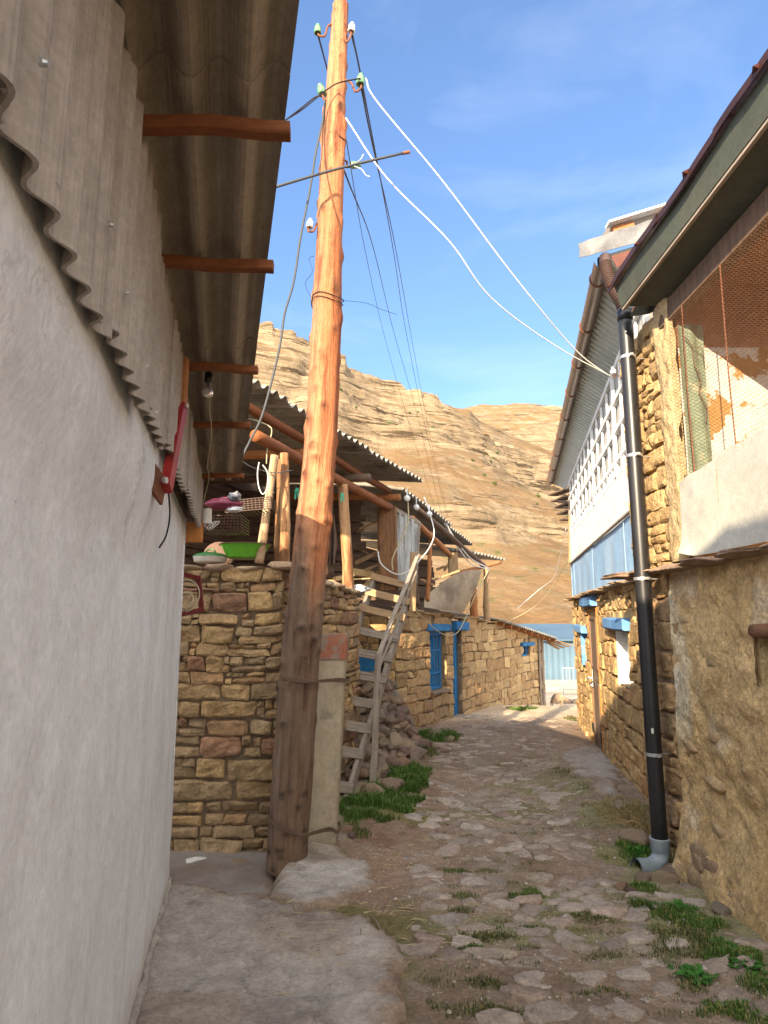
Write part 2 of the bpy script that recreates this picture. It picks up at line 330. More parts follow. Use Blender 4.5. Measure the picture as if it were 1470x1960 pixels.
mROCK = M('pile_stone', (.85, .83, .8), (1.12, 1.08, 1.0), 5, grain=.25, gscale=45, bump=.8, bscale=50, dist=.008, b2=.8, b2s=14, spot=(.62, .56, .52), sscale=7, sth=(.55, .75), rough=.92)
mLEAF = M('grass_blade', (.85, .9, .8), (1.1, 1.08, 1.0), 3, bump=0, rough=.75)
mWOOL = M('wool', (.28, .19, .12), (.36, .26, .17), 9, bump=1., bscale=40, dist=.02, rough=1)
mMESHG = M('galv_barrier', (.68, .69, .7), rough=.5, bump=0, metal=.2)
mSHRUB = M('shrub_leaf', (.055, .085, .022), (.10, .135, .04), 1, bump=0, rough=.9)

# ------------------------------------------------------------------ the ground
def G(x, y):
    x = np.asarray(x, float); y = np.asarray(y, float)
    z = np.interp(y, [-400, 0, 2.4, 4.3, 12.4, 14.6, 18.5, 24, 30, 500], [.18, .18, .13, 0, -.17, -.24, -.85, -1.35, -1.45, -1.45])
    edge = 4.16 - (x + 1.28) * .38
    yard = sst(0, .12, y - edge) * sst(-.60, -.78, x) * sst(14, 12, y)
    z = z - .13 * yard
    near = sst(30, 14, y) * sst(12, 6, np.abs(x - 1))
    z = z + near * (.022 * fbm(x * 1.4, y * 1.4, 0, 4, 3) + .008 * vn(x * 14, y * 14, 0, 9) + .004 * vn(x * 31, y * 31, 0, 19)) * (1 - .7 * yard)
    z = z + .09 * sst(1.2, 2.1, x) * sst(5.0, 6.0, y) * sst(9, 6.5, y) - .05 * sst(1.3, 1.7, x) * sst(4.2, 4.6, y) * sst(5.1, 4.8, y)       # bank along the right-hand wall
    z = z + .16 * np.exp(-(((x + .1) / .6) ** 2 + ((y - 8.3) / 1.5) ** 2))
    return z
def Gf(x, y): return float(G(x, y))
def PG(px, py):
    Y = 5.
    for _ in range(30):
        u, v = uv_(px, py); g = Gf(ratio(px, py) * Y, Y); k = (sp + v * cp) / (cp - v * sp); Y += ((g - H) / k - Y) * .7
    return Vector((ratio(px, py) * Y, Y, Gf(ratio(px, py) * Y, Y)))

def axis(a, b, fine, out):
    m = list(np.arange(a, b, fine)); lo = []; hi = []; s_ = fine; p = a; q = b
    while p > out[0]: s_ *= 1.25; p -= s_; lo.append(max(p, out[0]))
    s_ = fine
    while q < out[1]: hi.append(q); s_ *= 1.25; q += s_
    hi.append(out[1]); return np.array(lo[::-1] + m + hi)
xs = axis(-1.8, 4.2, .03, (-1500, 1500)); ys = axis(1.4, 12., .03, (-300, 2500))
X_, Y_ = np.meshgrid(xs, ys, indexing='ij'); Z_ = G(X_, Y_)
tint = 1 + .18 * fbm(X_ * .8, Y_ * .8, 0, 4, 21)
track = np.exp(-((X_ - (-.1 + .12 * (Y_ - 4))) / .35) ** 2)[..., None] * np.array([-.12, -.22, -.28])
mossy = sst(.15, .5, fbm(X_ * 1.7, Y_ * 1.7, 0, 4, 33))[..., None] * np.array([-.25, -.08, -.35]) * sst(9, 6, Y_)[..., None]
lit = sst(10.8, 12.6, Y_)[..., None] * np.array([1.15, 1.2, 1.0])  # sunlit patch at the lane end, painted into the ground colour
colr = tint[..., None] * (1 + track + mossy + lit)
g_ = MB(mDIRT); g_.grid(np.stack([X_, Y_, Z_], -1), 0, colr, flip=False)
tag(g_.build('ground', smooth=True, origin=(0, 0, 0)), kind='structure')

# stones set in the lane: shrunken Voronoi cells, each domed and tilted
def voronoi_stones(mb, region, n, seed, asp=1.35, drop=.22, hh=(.006, .03)):
    rnd = random.Random(seed); (x0, x1, y0, y1), inside = region
    P = []; cell = {}; r = math.sqrt((x1 - x0) / asp * (y1 - y0) / n) * .74
    tries = 0
    while tries < n * 25:
        tries += 1; x = rnd.uniform(x0 / asp, x1 / asp); y = rnd.uniform(y0, y1)
        k = (int(x / r), int(y / r)); ok = True; rl = r * (.72 + .5 * abs(float(vn(x * .9, y * .9, 0, 5))) + .25 * rnd.random())
        for a in (-1, 0, 1):
            for b in (-1, 0, 1):
                for q in cell.get((k[0] + a, k[1] + b), ()):
                    if (q[0] - x) ** 2 + (q[1] - y) ** 2 < rl * rl: ok = False
        if ok: P.append((x, y)); cell.setdefault(k, []).append((x, y))
    for (x, y) in P:
        wx, wy = x * asp, y
        if not inside(wx, wy) or rnd.random() < drop: continue
        poly = [(x - 2 * r, y - 2 * r), (x + 2 * r, y - 2 * r), (x + 2 * r, y + 2 * r), (x - 2 * r, y + 2 * r)]
        k = (int(x / r), int(y / r))
        for a in range(-3, 4):
            for b in range(-3, 4):
                for q in cell.get((k[0] + a, k[1] + b), ()):
                    if q == (x, y): continue
                    mx, my = (x + q[0]) / 2, (y + q[1]) / 2; dx, dy = q[0] - x, q[1] - y; np_ = []
                    for i in range(len(poly)):
                        A, B = poly[i], poly[(i + 1) % len(poly)]
                        da = (A[0] - mx) * dx + (A[1] - my) * dy; db = (B[0] - mx) * dx + (B[1] - my) * dy
                        if da <= 0: np_.append(A)
                        if (da < 0) != (db < 0) and da != db:
                            t = da / (da - db); np_.append((A[0] + (B[0] - A[0]) * t, A[1] + (B[1] - A[1]) * t))
                    poly = np_
                    if len(poly) < 3: break
                if len(poly) < 3: break
            if len(poly) < 3: break
        if len(poly) < 3: continue
        sh = rnd.uniform(.80, .98); pts = [((x + (p[0] - x) * sh) * asp, y + (p[1] - y) * sh) for p in poly]
        for _ in range(2 if rnd.random() < .5 else 1):
            pts = [q for i in range(len(pts)) for q in ((pts[i][0] * .75 + pts[(i + 1) % len(pts)][0] * .25, pts[i][1] * .75 + pts[(i + 1) % len(pts)][1] * .25), (pts[i][0] * .25 + pts[(i + 1) % len(pts)][0] * .75, pts[i][1] * .25 + pts[(i + 1) % len(pts)][1] * .75))]
        pts = [tuple(np.array(pts[i]) * (1 - t) + np.array(pts[(i + 1) % len(pts)]) * t) for i in range(len(pts)) for t in (0, .5)]
        pts = np.array(pts); c = pts.mean(0); m = len(pts)
        pts = pts + .013 * np.stack([fbm(pts[:, 0] * 14, pts[:, 1] * 14, 1, 3), fbm(pts[:, 0] * 14, pts[:, 1] * 14, 7, 3)], -1)
        g0 = Gf(c[0], c[1]); hgt = rnd.uniform(*hh); tx, ty = rnd.gauss(0, .055), rnd.gauss(0, .055)
        rings = []
        for sc, dz in ((1.02, -.06), (1.0, -.015), (.965, -.003), (.86, .001), (.5, .002), (.2, .002)):
            q = c + (pts - c) * sc
            zz = g0 + hgt + dz + (q[:, 0] - c[0]) * tx + (q[:, 1] - c[1]) * ty + .017 * fbm(q[:, 0] * 8, q[:, 1] * 8, seed, 4) * (sc < 1.01)
            zz = zz + (G(q[:, 0], q[:, 1]) - g0) * .8
            rings.append(np.stack([q[:, 0], q[:, 1], zz], -1))
        V = np.concatenate(rings + [np.array([[c[0], c[1], rings[-1][:, 2].mean()]])]); nr = len(rings)
        Fc = [(i * m + k, i * m + (k + 1) % m, (i + 1) * m + (k + 1) % m, (i + 1) * m + k) for i in range(nr - 1) for k in range(m)]
        Fc += [((nr - 1) * m + k, (nr - 1) * m + (k + 1) % m, nr * m) for k in range(m)]
        base = rnd.choice([(.36, .29, .235), (.40, .335, .28), (.33, .27, .215), (.41, .355, .30), (.36, .30, .25), (.32, .245, .195)])
        k = rnd.uniform(.8, 1.15); off = rnd.random() * 20
        mb.add(V, Fc, 0, tuple(v * k for v in base), V + off)
def lane(x, y):
    lft = float(np.interp(y, [1.5, 3, 4, 5, 6, 8, 10, 12, 13], [-.1, .05, .2, .1, .2, .55, .75, .9, 1.2]))
    rgt = float(np.interp(y, [1.5, 3, 4, 5, 6, 8, 10, 12, 13], [2.0, 1.9, 1.75, 1.55, 1.6, 2.05, 2.6, 3.0, 3.2]))
    return lft < x < rgt and abs(float(vn(x * 1.3, y * 1.3, 4))) < .72 + (0 if x > lft + .35 else -.45)
ms = MB(mCOB)
voronoi_stones(ms, ((-.3, 3.3, 1.7, 6.2), lane), 480, 4, asp=1.45, drop=.05, hh=(-.009, .014))
voronoi_stones(ms, ((-.3, 3.6, 6.2, 12.6), lane), 720, 5, asp=1.8, drop=.2, hh=(-.012, .008))
tag(ms.build('path', smooth=True, origin=(1, 5, 0)), kind='structure')

# concrete patches poured on the earth
def patch(name, poly, mat, hgt, res=.025, seed=0, rag=.05, crown=0., col=(1, 1, 1), lip=.03):
    poly = np.array(poly); lo, hi = poly.min(0) - .1, poly.max(0) + .1
    a = np.arange(lo[0], hi[0], res); b = np.arange(lo[1], hi[1], res); A, B = np.meshgrid(a, b, indexing='ij')
    D = np.full(A.shape, 1e9); ins = np.zeros(A.shape, bool); n = len(poly)
    for i in range(n):
        p, q = poly[i], poly[(i + 1) % n]; e = q - p; t = np.clip(((A - p[0]) * e[0] + (B - p[1]) * e[1]) / (e @ e), 0, 1)
        D = np.minimum(D, np.hypot(A - p[0] - t * e[0], B - p[1] - t * e[1]))
        c = ((p[1] > B) != (q[1] > B)) & (A < (q[0] - p[0]) * (B - p[1]) / (q[1] - p[1] + 1e-12) + p[0]); ins ^= c
    S = np.where(ins, D, -D) + rag * fbm(A * 5, B * 5, seed, 4, seed) + .022 * fbm(A * 24, B * 24, seed, 3, seed + 1)
    ed_ = sst(.14, .0, S + .05 * fbm(A * 9, B * 9, 2, 3, seed + 4)); dirty = np.clip(ed_ + .5 * sst(.15, .6, fbm(A * 2.3, B * 2.3, 5, 4, seed + 6)), 0, 1)[..., None]; colp = np.array(col) * (1 - dirty * np.array([.28, .42, .52]))
    base = G(A, B) if mat is not mYARD else np.full(A.shape, -.115) + .004 * fbm(A * 2, B * 2, 0, 3)
    Z = base + np.where(S > 0, 0, -.08) + hgt * sst(-.01, lip, S) + crown * sst(0, .4, S) + .004 * fbm(A * 7, B * 7, 1, 3, seed + 2)
    fm = (S[:-1, :-1] > -.06) & (S[1:, 1:] > -.06)
    mb = MB(mat); mb.grid(np.stack([A, B, Z], -1), 0, colp, mask=fm)
    return tag(mb.build(name, smooth=True), kind='structure')
patch('concrete_apron', [(-1.4, 4.22), (-1.0, 4.07), (-.45, 3.85), (-.12, 3.72), (.06, 3.4), (.1, 3.1), (.05, 2.6), (.1, 1.5), (.1, .6), (-1.2, .6)], mCONC, .05, seed=3, rag=.04)
patch('concrete_mound', [(-.78, 3.93), (-.72, 4.5), (-.66, 4.95), (-.45, 5.12), (-.15, 4.82), (-.08, 4.35), (-.3, 3.95)], mCONC, .03, seed=5, rag=.07, crown=.005, lip=.07)
patch('yard_floor', [(-3.4, 4.0), (-.86, 3.9), (-.68, 4.4), (-.66, 5.3), (-3.4, 5.3)], mYARD, .02, seed=6, rag=.02)
patch('concrete_ramp', [tuple(PG(*q)[:2]) for q in ((1062, 1442), (1128, 1425), (1165, 1440), (1208, 1505), (1172, 1535), (1110, 1490))], mCONC2, .02, seed=7, rag=.09, crown=.0, lip=.08)
# ------------------------------------------------------------------ masonry
PAL_A = [(.34, .25, .15), (.31, .235, .15), (.37, .265, .15), (.28, .21, .14), (.42, .31, .175), (.28, .175, .125), (.37, .25, .15), (.32, .25, .165), (.36, .27, .165), (.30, .23, .155)]
PAL_B = [(.47, .34, .19), (.43, .31, .17), (.49, .37, .21), (.45, .32, .18), (.46, .35, .2), (.41, .28, .155)]
def masonry(mb, A, B, zlo, zhi, seed, rh=(.10, .2), sw=(.13, .42), proud=.03, n=(7, 5), holes=(), pal=PAL_A, thick=.35, rough=.014, backing=True, gap=.0035, wav=.02, split=.25, mat=0, matm=1, rag=0.0, rnd_k=(.02, .22), edge=.011):
    rnd = random.Random(seed); A = np.array(A[:2], float); B = np.array(B[:2], float); Lg = np.linalg.norm(B - A); d = (B - A) / Lg; nr = np.array([d[1], -d[0]])
    if not callable(zlo): z_ = zlo; zlo = lambda u, z_=z_: z_
    if not callable(zhi): z2_ = zhi; zhi = lambda u, z2_=z2_: z2_
    def stone(u0, u1, z0, z1):
        u0 += gap * rnd.uniform(.4, 1.6); u1 -= gap * rnd.uniform(.4, 1.6); z0 += gap * rnd.uniform(.3, 1.3); z1 -= gap * rnd.uniform(.3, 1.3)
        w, h = u1 - u0, z1 - z0
        if w < .03 or h < .025: return
        nu = max(3, min(n[0], int(w / .035) + 2)); nz = max(3, min(n[1], int(h / .03) + 2))
        a = np.concatenate([[-1], np.linspace(-1, 1, nu) ** 1, [1]]); b = np.concatenate([[-1], np.linspace(-1, 1, nz), [1]])
        a = np.sign(a) * np.abs(a) ** .6; b = np.sign(b) * np.abs(b) ** .6
        Aa, Bb = np.meshgrid(a, b, indexing='ij'); k = rnd.uniform(*rnd_k)
        x = Aa * (1 - k * .5 * Bb ** 4); z = Bb * (1 - k * .5 * Aa ** 4)
        jx = [rnd.uniform(-.10, .06) * min(w, .2) for _ in range(4)]; jz = [rnd.uniform(-.14, .08) * min(h, .2) for _ in range(4)]
        w00, w10, w01, w11 = (1 - x) * (1 - z) / 4, (1 + x) * (1 - z) / 4, (1 - x) * (1 + z) / 4, (1 + x) * (1 + z) / 4
        U = (u0 + u1) / 2 + x * w / 2 - w00 * jx[0] + w10 * jx[1] - w01 * jx[2] + w11 * jx[3]
        Zc = (z0 + z1) / 2 + z * h / 2 - w00 * jz[0] - w10 * jz[1] + w01 * jz[2] + w11 * jz[3]
        Zc = Zc + wav * vn(U * 1.6, 0 * U + (z0) * .7, 0, seed)
        e = np.maximum(np.abs(Aa), np.abs(Bb)); sd = rnd.random() * 50
        ff = fbm(U * 9, Zc * 12, sd, 3); D = proud * rnd.uniform(.35, 1) + (Aa * rnd.gauss(0, .007) + Bb * rnd.gauss(0, .007)) - edge * sst(.84, 1, e) + rough * (.6 * ff + .8 * np.abs(fbm(U * 7, Zc * 16, sd + 5, 3)))
        U = U + .008 * fbm(U * 18, Zc * 18, sd + 3, 2); Zc = Zc + .008 * fbm(U * 18, Zc * 18, sd + 9, 2)
        D[0, :] = D[-1, :] = -.06; D[:, 0] = D[:, -1] = -.06
        Pt = np.stack([A[0] + d[0] * U + nr[0] * D, A[1] + d[1] * U + nr[1] * D, Zc], -1)
        c = rnd.choice(pal); q = rnd.uniform(.82, 1.2)
        mb.grid(Pt, mat, tuple(v * q for v in c), Pt + sd)
    zz = np.linspace(0, Lg, 9); z = min(zlo(u) for u in zz) - .05; top = max(zhi(u) for u in zz)
    while z < top:
        h = rnd.uniform(*rh); u = -rnd.uniform(0, sw[1] * .5)
        while u < Lg:
            w = rnd.uniform(*sw) * (1.25 if h > sum(rh) / 2 else .9); u0, u1 = max(u, 0), min(u + w, Lg); u += w
            if Lg - u1 < sw[0] * .6: u1 = Lg; u = Lg + 1
            z0, z1 = z, z + h; um = (u0 + u1) / 2
            if z1 < zlo(um) or z0 > zhi(um) - .04: continue
            z1 = min(z1, zhi(um) + rnd.uniform(-rag, rag)); skip = False
            for (a0, a1, b0, b1) in holes:
                if u1 > a0 and u0 < a1 and z1 > b0 and z0 < b1:
                    opts = []
                    if u0 < a0: opts.append((a0 - u0, 'l'))
                    if u1 > a1: opts.append((u1 - a1, 'r'))
                    if z0 < b0: opts.append((b0 - z0, 'b'))
                    if z1 > b1: opts.append((z1 - b1, 't'))
                    if not opts: skip = True; break
                    o = max(opts)[1]
                    if o == 'l': u1 = a0
                    elif o == 'r': u0 = a1
                    elif o == 'b': z1 = b0
                    else: z0 = b1
            if skip or u1 - u0 < .04 or z1 - z0 < .03: continue
            r = rnd.random()
            if r < split and z1 - z0 > rh[0] * 1.15:
                zm = z0 + (z1 - z0) * rnd.uniform(.4, .65)
                stone(u0, u1, z0, zm); um2 = u0 + (u1 - u0) * rnd.uniform(.3, .7); stone(u0, um2, zm, z1); stone(um2, u1, zm, z1)
            elif r < split * 1.5 and u1 - u0 > sw[0] * 1.3:
                us = u1 - .05 - rnd.random() * .03; zm = z0 + (z1 - z0) * rnd.uniform(.35, .65); stone(u0, us, z0, z1); stone(us, u1, z0, zm); stone(us, u1, zm, z1)
            else: stone(u0, u1, z0, z1)
        z += h
    if backing:
        lo = min(zlo(u) for u in zz) - .1; cuts = sorted(set([0, Lg] + [q for hh in holes for q in hh[:2]] + list(np.linspace(0, Lg, 7))))
        for a0, a1 in zip(cuts[:-1], cuts[1:]):
            if a1 - a0 < 1e-4: continue
            um = (a0 + a1) / 2; seg = [(lo, min(zhi(a0), zhi(a1)) - .02)]
            for (h0, h1, b0, b1) in holes:
                if h0 <= um <= h1: seg = [s_ for (p, q) in seg for s_ in ((p, min(q, b0)), (max(p, b1), q)) if s_[1] - s_[0] > .01]
            for (p, q) in seg:
                base = [(A + d * uu - nr * dd) for uu, dd in ((a0, .012), (a1, .012), (a1, thick), (a0, thick))]
                mb.prism([(c[0], c[1], p) for c in base], [(c[0], c[1], q) for c in base], matm)

# ================================================================== LEFT: whitewashed house with corrugated cladding
KX = -.235
def WL(Y, off=0): return -.299 + KX * Y + off
nL = Vector((1, .235, 0)).normalized(); dL = Vector((-.235, 1, 0)).normalized()
hs = empty('plastered_house', (WL(2.5), 2.5, 0), 'whitewashed house with corrugated cement cladding and deep overhanging eave, left of the lane', 'house')
w = MB(mPLASTER)
nu, nz = 150, 70; Yv = np.linspace(-1.5, 4.16, nu); zb = np.array([Gf(WL(y) + .05, y) - .15 for y in Yv]); Tt = np.linspace(0, 1, nz)
YY, TT = np.meshgrid(Yv, Tt, indexing='ij'); ZZ = zb[:, None] + (2.235 - zb[:, None]) * TT
dd = .054 * sst(1.75, 2.06, ZZ) * sst(3.4, 1.9, YY) + .008 * fbm(YY * 2.1, ZZ * 2.1, 0, 4, 2) + .0025 * vn(YY * 16, ZZ * 16, 0, 4)
hg_ = ZZ - zb[:, None] - .15; st_ = sst(.22, .0, hg_ + .10 * fbm(YY * 4, ZZ * 4, 0, 4, 12)) * .75; dr_ = .35 * sst(.1, .5, fbm(YY * 6, ZZ * .8, 0, 4, 15)) * sst(1.2, 2.2, ZZ)
sm_ = .5 * np.exp(-(((YY - 3.9) / .12) ** 2 + ((ZZ - 2.0) / .10) ** 2)); q_ = st_ + dr_ * .5
q_ = q_ * .8; wc = np.stack([1 - .30 * q_, 1 - .40 * q_ - .16 * sm_, 1 - .52 * q_ - .22 * sm_], -1)
w.grid(np.stack([WL(YY) + dd, YY, ZZ], -1), 0, wc, flip=False)
e0 = Vector((WL(4.16), 4.16, 0)); e1 = e0 - nL * 3.0
nn = 30; U2 = np.linspace(0, 1, nn); A2, B2 = np.meshgrid(U2, np.linspace(-.2, 2.235, 24), indexing='ij')
w.grid(np.stack([e0.x + (e1.x - e0.x) * A2 + dd[-1, 0], e0.y + (e1.y - e0.y) * A2, B2], -1), flip=False)
w.grid(np.array([[(WL(y) - o * 3, y - o * .7, 2.235 - .001) for o in (0, 1)] for y in (-1.5, 4.16)], float).reshape(2, 2, 3), flip=False)
w.build('wall', hs, smooth=True)
b = MB(mCONC)                                           # crumbled cement fillet where the wall meets the slab
fp = [(WL(y) + .012 + .008 * float(vn(y * 9, 0)), y, Gf(WL(y) + .05, y) + .06) for y in np.arange(.5, 4.2, .05)]
b.tube(fp, [.018 + .008 * float(vn(i * .7, 3)) for i in range(len(fp))], 6); b.build('plaster_skirting', hs, smooth=True)
# cladding: corrugated sheets hung on the upper wall
def ZSB(y): return float(np.interp(y, [.5, 1.2, 1.9, 3.], [2.055, 2.07, 2.13, 2.19]))
def SOF(y): return 2.60 - .022 * (y - 1)
k = 0; y = -1.4
while y < 4.25:
    y2 = min(y + .475, 4.27); m_ = MB(mASB); zb_ = ZSB((y + y2) / 2) + random.Random(k).uniform(-.008, .008)
    O = Vector((WL(y, .078 + .008 * (k % 2)), y, zb_)); Wv = Vector((WL(y2 + .04) - WL(y), y2 + .04 - y, 0))
    L_ = Vector((0, 0, SOF(y2) - .012 - zb_))
    m_.corr(O, L_, Wv, .088, .0115, .006, nl=3, per=12, ph=(y * 1.0 / .088) % 1)
    m_.build('cladding_sheet', hs, smooth=False); y = y2; k += 1
# dark gap filler behind cladding
m_ = MB(mDARKW); m_.beam((WL(-1.4, -.02), -1.4, 2.30), (WL(4.2, -.02), 4.2, 2.30), .06, .1); m_.build('wall_plate', hs)
# roof sheets, running along the lane
def EX(Y): return .09 - .245 * Y
for (ya, yb, dz) in ((-1.6, 1.18, .012), (1.10, 2.36, .006), (2.28, 3.72, 0.0), (3.62, 4.32, -.006)):
    m_ = MB(mASB2); O = Vector((EX(ya), ya, SOF(ya) + dz + .024)); L_ = Vector((EX(yb) - EX(ya), yb - ya, SOF(yb) - SOF(ya)))
    m_.corr(O, L_, Vector((-2.6, -.25, 0)), .108, .026, .006, nl=2, per=10); m_.build('roof_sheet', hs)
# unseen house volume added behind the viewer, roofline shaped to shade the lane
m_ = MB(mPLASTER)
pr = [(.55, 2.62), (.55, 3.22), (-2.8, 4.45), (-9, 4.45), (-9, 0), (-1.55, 0), (-1.55, 2.62)]
ba = [(-1.02 - .02 * y, y, z) for y, z in pr]; m_.prism(ba, [(x - 4.5, y, z) for x, y, z in ba]); m_.build('unseen_shade_house', hs)
# lookouts
for i, (px, py, lpx, lpy) in enumerate(((540, 252, 268, 236), (508, 508, 310, 500), (488, 697, 352, 692), (472, 801, 358, 798), (460, 914, 380, 905))):
    u_, v_ = uv_(px, py); t = (2.565 - H) / (sp + v_ * cp); Yc = t * (cp - v_ * sp)
    if i == 4: Yc = 4.12
    z = SOF(Yc) - .025; p1 = Vector((EX(Yc) + .012, Yc, z)); p0 = p1 - Vector((.40, .03, 0))
    m_ = MB(mPINE, mGREYW); m_.beam(p0, p1, .032, .028, seg=8, wob=.007, seed=i, col=(.52, .42, .38)); m_.build('lookout', hs)
# gutter board / timber baton along the cladding head
m_ = MB(mDARKW); yy = np.linspace(2.02, 4.2, 6)
p = PL(343, 622, -.20, KX); q = PL(340, 745, -.20, KX)
m_ = MB(mDARKW, mPINE); a = Vector((WL(2.28, .10), 2.28, 2.545)); bq = Vector((WL(2.28, .10), 2.28, 2.30))
m_.beam(a, bq, .035, .03, up=(1, 0, 0), mat=1); m_.build('hanger_batten', hs)
# red steel arm with its rusty foot plate
pT = Vector((WL(2.28, .10), 2.28, 2.36)); pB = PL(318, 935, -.215, KX)
m_ = MB(mSTEELRED); m_.beam(pT, pB, .045, .03, up=(1, 0, 0), ch=.05)
ar = m_.build('steel_arm', hs)
m_ = MB(mRUST); m_.beam(pB + Vector((-.02, -.10, .03)), pB + Vector((-.015, .02, -.01)), .01, .09, up=(0, 0, 1)); m_.build('foot_plate', hs)
m_ = MB(mGALV); m_.lathe([(0, .012), (.011, .012), (.011, 0), (.004, 0)], pB + Vector((.0, -.03, .02)), 6, ax=(1, -.2, 0)); m_.lathe([(0, .01), (.009, .01), (.009, 0)], pT + Vector((.016, -.01, 0)), 6, ax=(1, -.3, 0)); m_.build_each('bolt', hs)
# screws through the cladding
m_ = MB(mGALV)
for (px, py) in ((88, 120), (215, 430), (245, 560), (282, 700), (300, 790)):
    c = PL(px, py, -.299 + .098, KX); m_.lathe([(0, .003), (.003, .002), (.0045, -.002), (.0045, -.006)], c, 8, ax=(1, .2, 0))
m_.build_each('screw', hs)
# rear red window frame swung open past the corner, with a coil of wire
m_ = MB(M('dark_red_paint', (.10, .012, .012), (.15, .02, .018), rough=.5, bump=0)); q = [PY(344, 1098, 4.25), PY(380, 1106, 4.42), PY(386, 1168, 4.42), PY(344, 1176, 4.25)]
for a, b_ in ((q[0], q[1]), (q[1], q[2]), (q[2], q[3])): m_.beam(a, b_, .03, .03, up=(0, 1, 0), ch=.05)
fr = m_.build('window_casement', hs)
m_ = MB(mYELC)
for r0, cx_, cz in ((.085, -.06, .0), (.042, -.05, -.03)):
    c = PY(362, 1140, 4.28); m_.tube([(c.x + r0 * math.cos(a) * 1 + cx_ * .3, c.y + .01 * math.sin(2 * a), c.z + cz + r0 * 1.2 * math.sin(a)) for a in np.linspace(0, 6.4, 26)], .004, 5)
m_.build('wire_coil', fr, smooth=True)
# orange-brown painted bracket box under the cladding end, with a junction box and padlock-like fittings
m_ = MB(mOXIDE); c = PY(372, 1017, 4.25); m_.box((c.x - .07, c.y - .01, c.z - .07), (c.x + .045, c.y + .05, c.z + .06)); m_.build('corner_block', hs)
m_ = MB(mENAMW); c = PY(396, 988, 4.28); m_.lathe([(0, -.05), (.034, -.05), (.03, .05), (0, .05)], c, 14); m_.build('junction_box', hs)

# ================================================================== hanging bulb
bl = empty('light_bulb', PY(398, 735, 2.5), 'clear glass bulb in a black holder hanging from a rafter of the corrugated eave', 'light bulb')
c = PY(399, 722, 2.46)
m_ = MB(mBAKE); m_.lathe([(0, .02), (.013, .02), (.015, .0), (.015, -.022), (.011, -.024)], c, 14); m_.build('bulb_holder', bl, smooth=True)
mGL = M('clear_glass', (.9, .9, .9), rough=.03, bump=0); bs = mGL.node_tree.nodes[mGL['bsdf']]; bs.inputs['Transmission Weight'].default_value = .92
m_ = MB(mGL); m_.lathe([(.011, -.024), (.013, -.035), (.019, -.052), (.022, -.064), (.018, -.076), (.008, -.082), (0, -.083)], c, 16); m_.build('bulb_glass', bl, smooth=True)
m_ = MB(mYELC)
up = PY(403, 690, 2.46)
for dx in (-.01, .012):
    m_.tube(crv([c + Vector((0, 0, .02)), c + Vector((dx * 1.6, 0, .05)), up + Vector((dx, -.012, .02)), up + Vector((dx * .4, .03, .035))]), .0022, 5)
m_.build('lamp_flex', bl, smooth=True)
m_ = MB(mYELC); m_.tube(crv([PY(402, 750, 2.56), PY(401, 785, 2.8), PY(405, 830, 3.1), PY(397, 890, 3.5), PY(400, 915, 3.9), PY(390, 960, 4.1), PY(386, 985, 4.2)]), .0028, 5)
tag(m_.build('cable', smooth=True), 'thin yellowed flex dangling under the eave behind the bare bulb', 'cable')
m_ = MB(mBLK); m_.tube(crv([PL(322, 935, -.225, KX), PL(325, 985, -.235, KX), PL(318, 1025, -.25, KX), PL(305, 1048, -.28, KX)]), .0035, 6)
tag(m_.build('cable', smooth=True), 'short black cable end drooping against the white wall below the red steel arm', 'cable')
# plastic bag of things
bg = empty('plastic_bag', PY(440, 1000, 4.6), 'clear and dark red plastic bag bundle hanging at the end of the eave', 'bag')
m_ = MB(mPLASTIC, mCLEARBAG); c = PY(436, 965, 4.6)
def blob(mb, c, rx, ry, rz, seed, mat=0, am=.25, col=(1, 1, 1), n=18, f=2.2, flat=None):
    th, ph = np.linspace(0, np.pi, n), np.linspace(0, 2 * np.pi, n * 2 - 3); Tn, Pn = np.meshgrid(th, ph, indexing='ij')
    x, y, z = np.sin(Tn) * np.cos(Pn), np.sin(Tn) * np.sin(Pn), np.cos(Tn); k = 1 + am * fbm(x * f + seed, y * f, z * f, 3, seed)
    G_ = np.stack([c[0] + rx * x * k, c[1] + ry * y * k, c[2] + rz * z * k], -1); mb.grid(G_, mat, col, None, flip=False)
blob(m_, c + Vector((-.03, 0, 0)), .13, .06, .05, 3, 0, .15); m_.build('red_sack', bg, smooth=True)
m_ = MB(mCLEARBAG); blob(m_, c + Vector((.05, -.01, .045)), .045, .05, .04, 8, 0, .4, col=(.3, .3, .32)); blob(m_, c + Vector((.055, -.02, -.04)), .06, .03, .02, 9, 0, .3); m_.build('clear_wrap', bg, smooth=True)
m_ = MB(mWHC)
for s_ in range(3):
    c = PY(400 + 4 * s_, 1005, 4.35); m_.tube([(c.x + (.028 + .004 * s_) * math.cos(a), c.y + .01 * s_, c.z + (.02 + .005 * s_) * math.sin(a + s_)) for a in np.linspace(0, 6.3, 20)], .0035, 5)
tag(m_.build('cable', smooth=True), 'small white coil of cable tied below the corner of the cladding', 'cable')
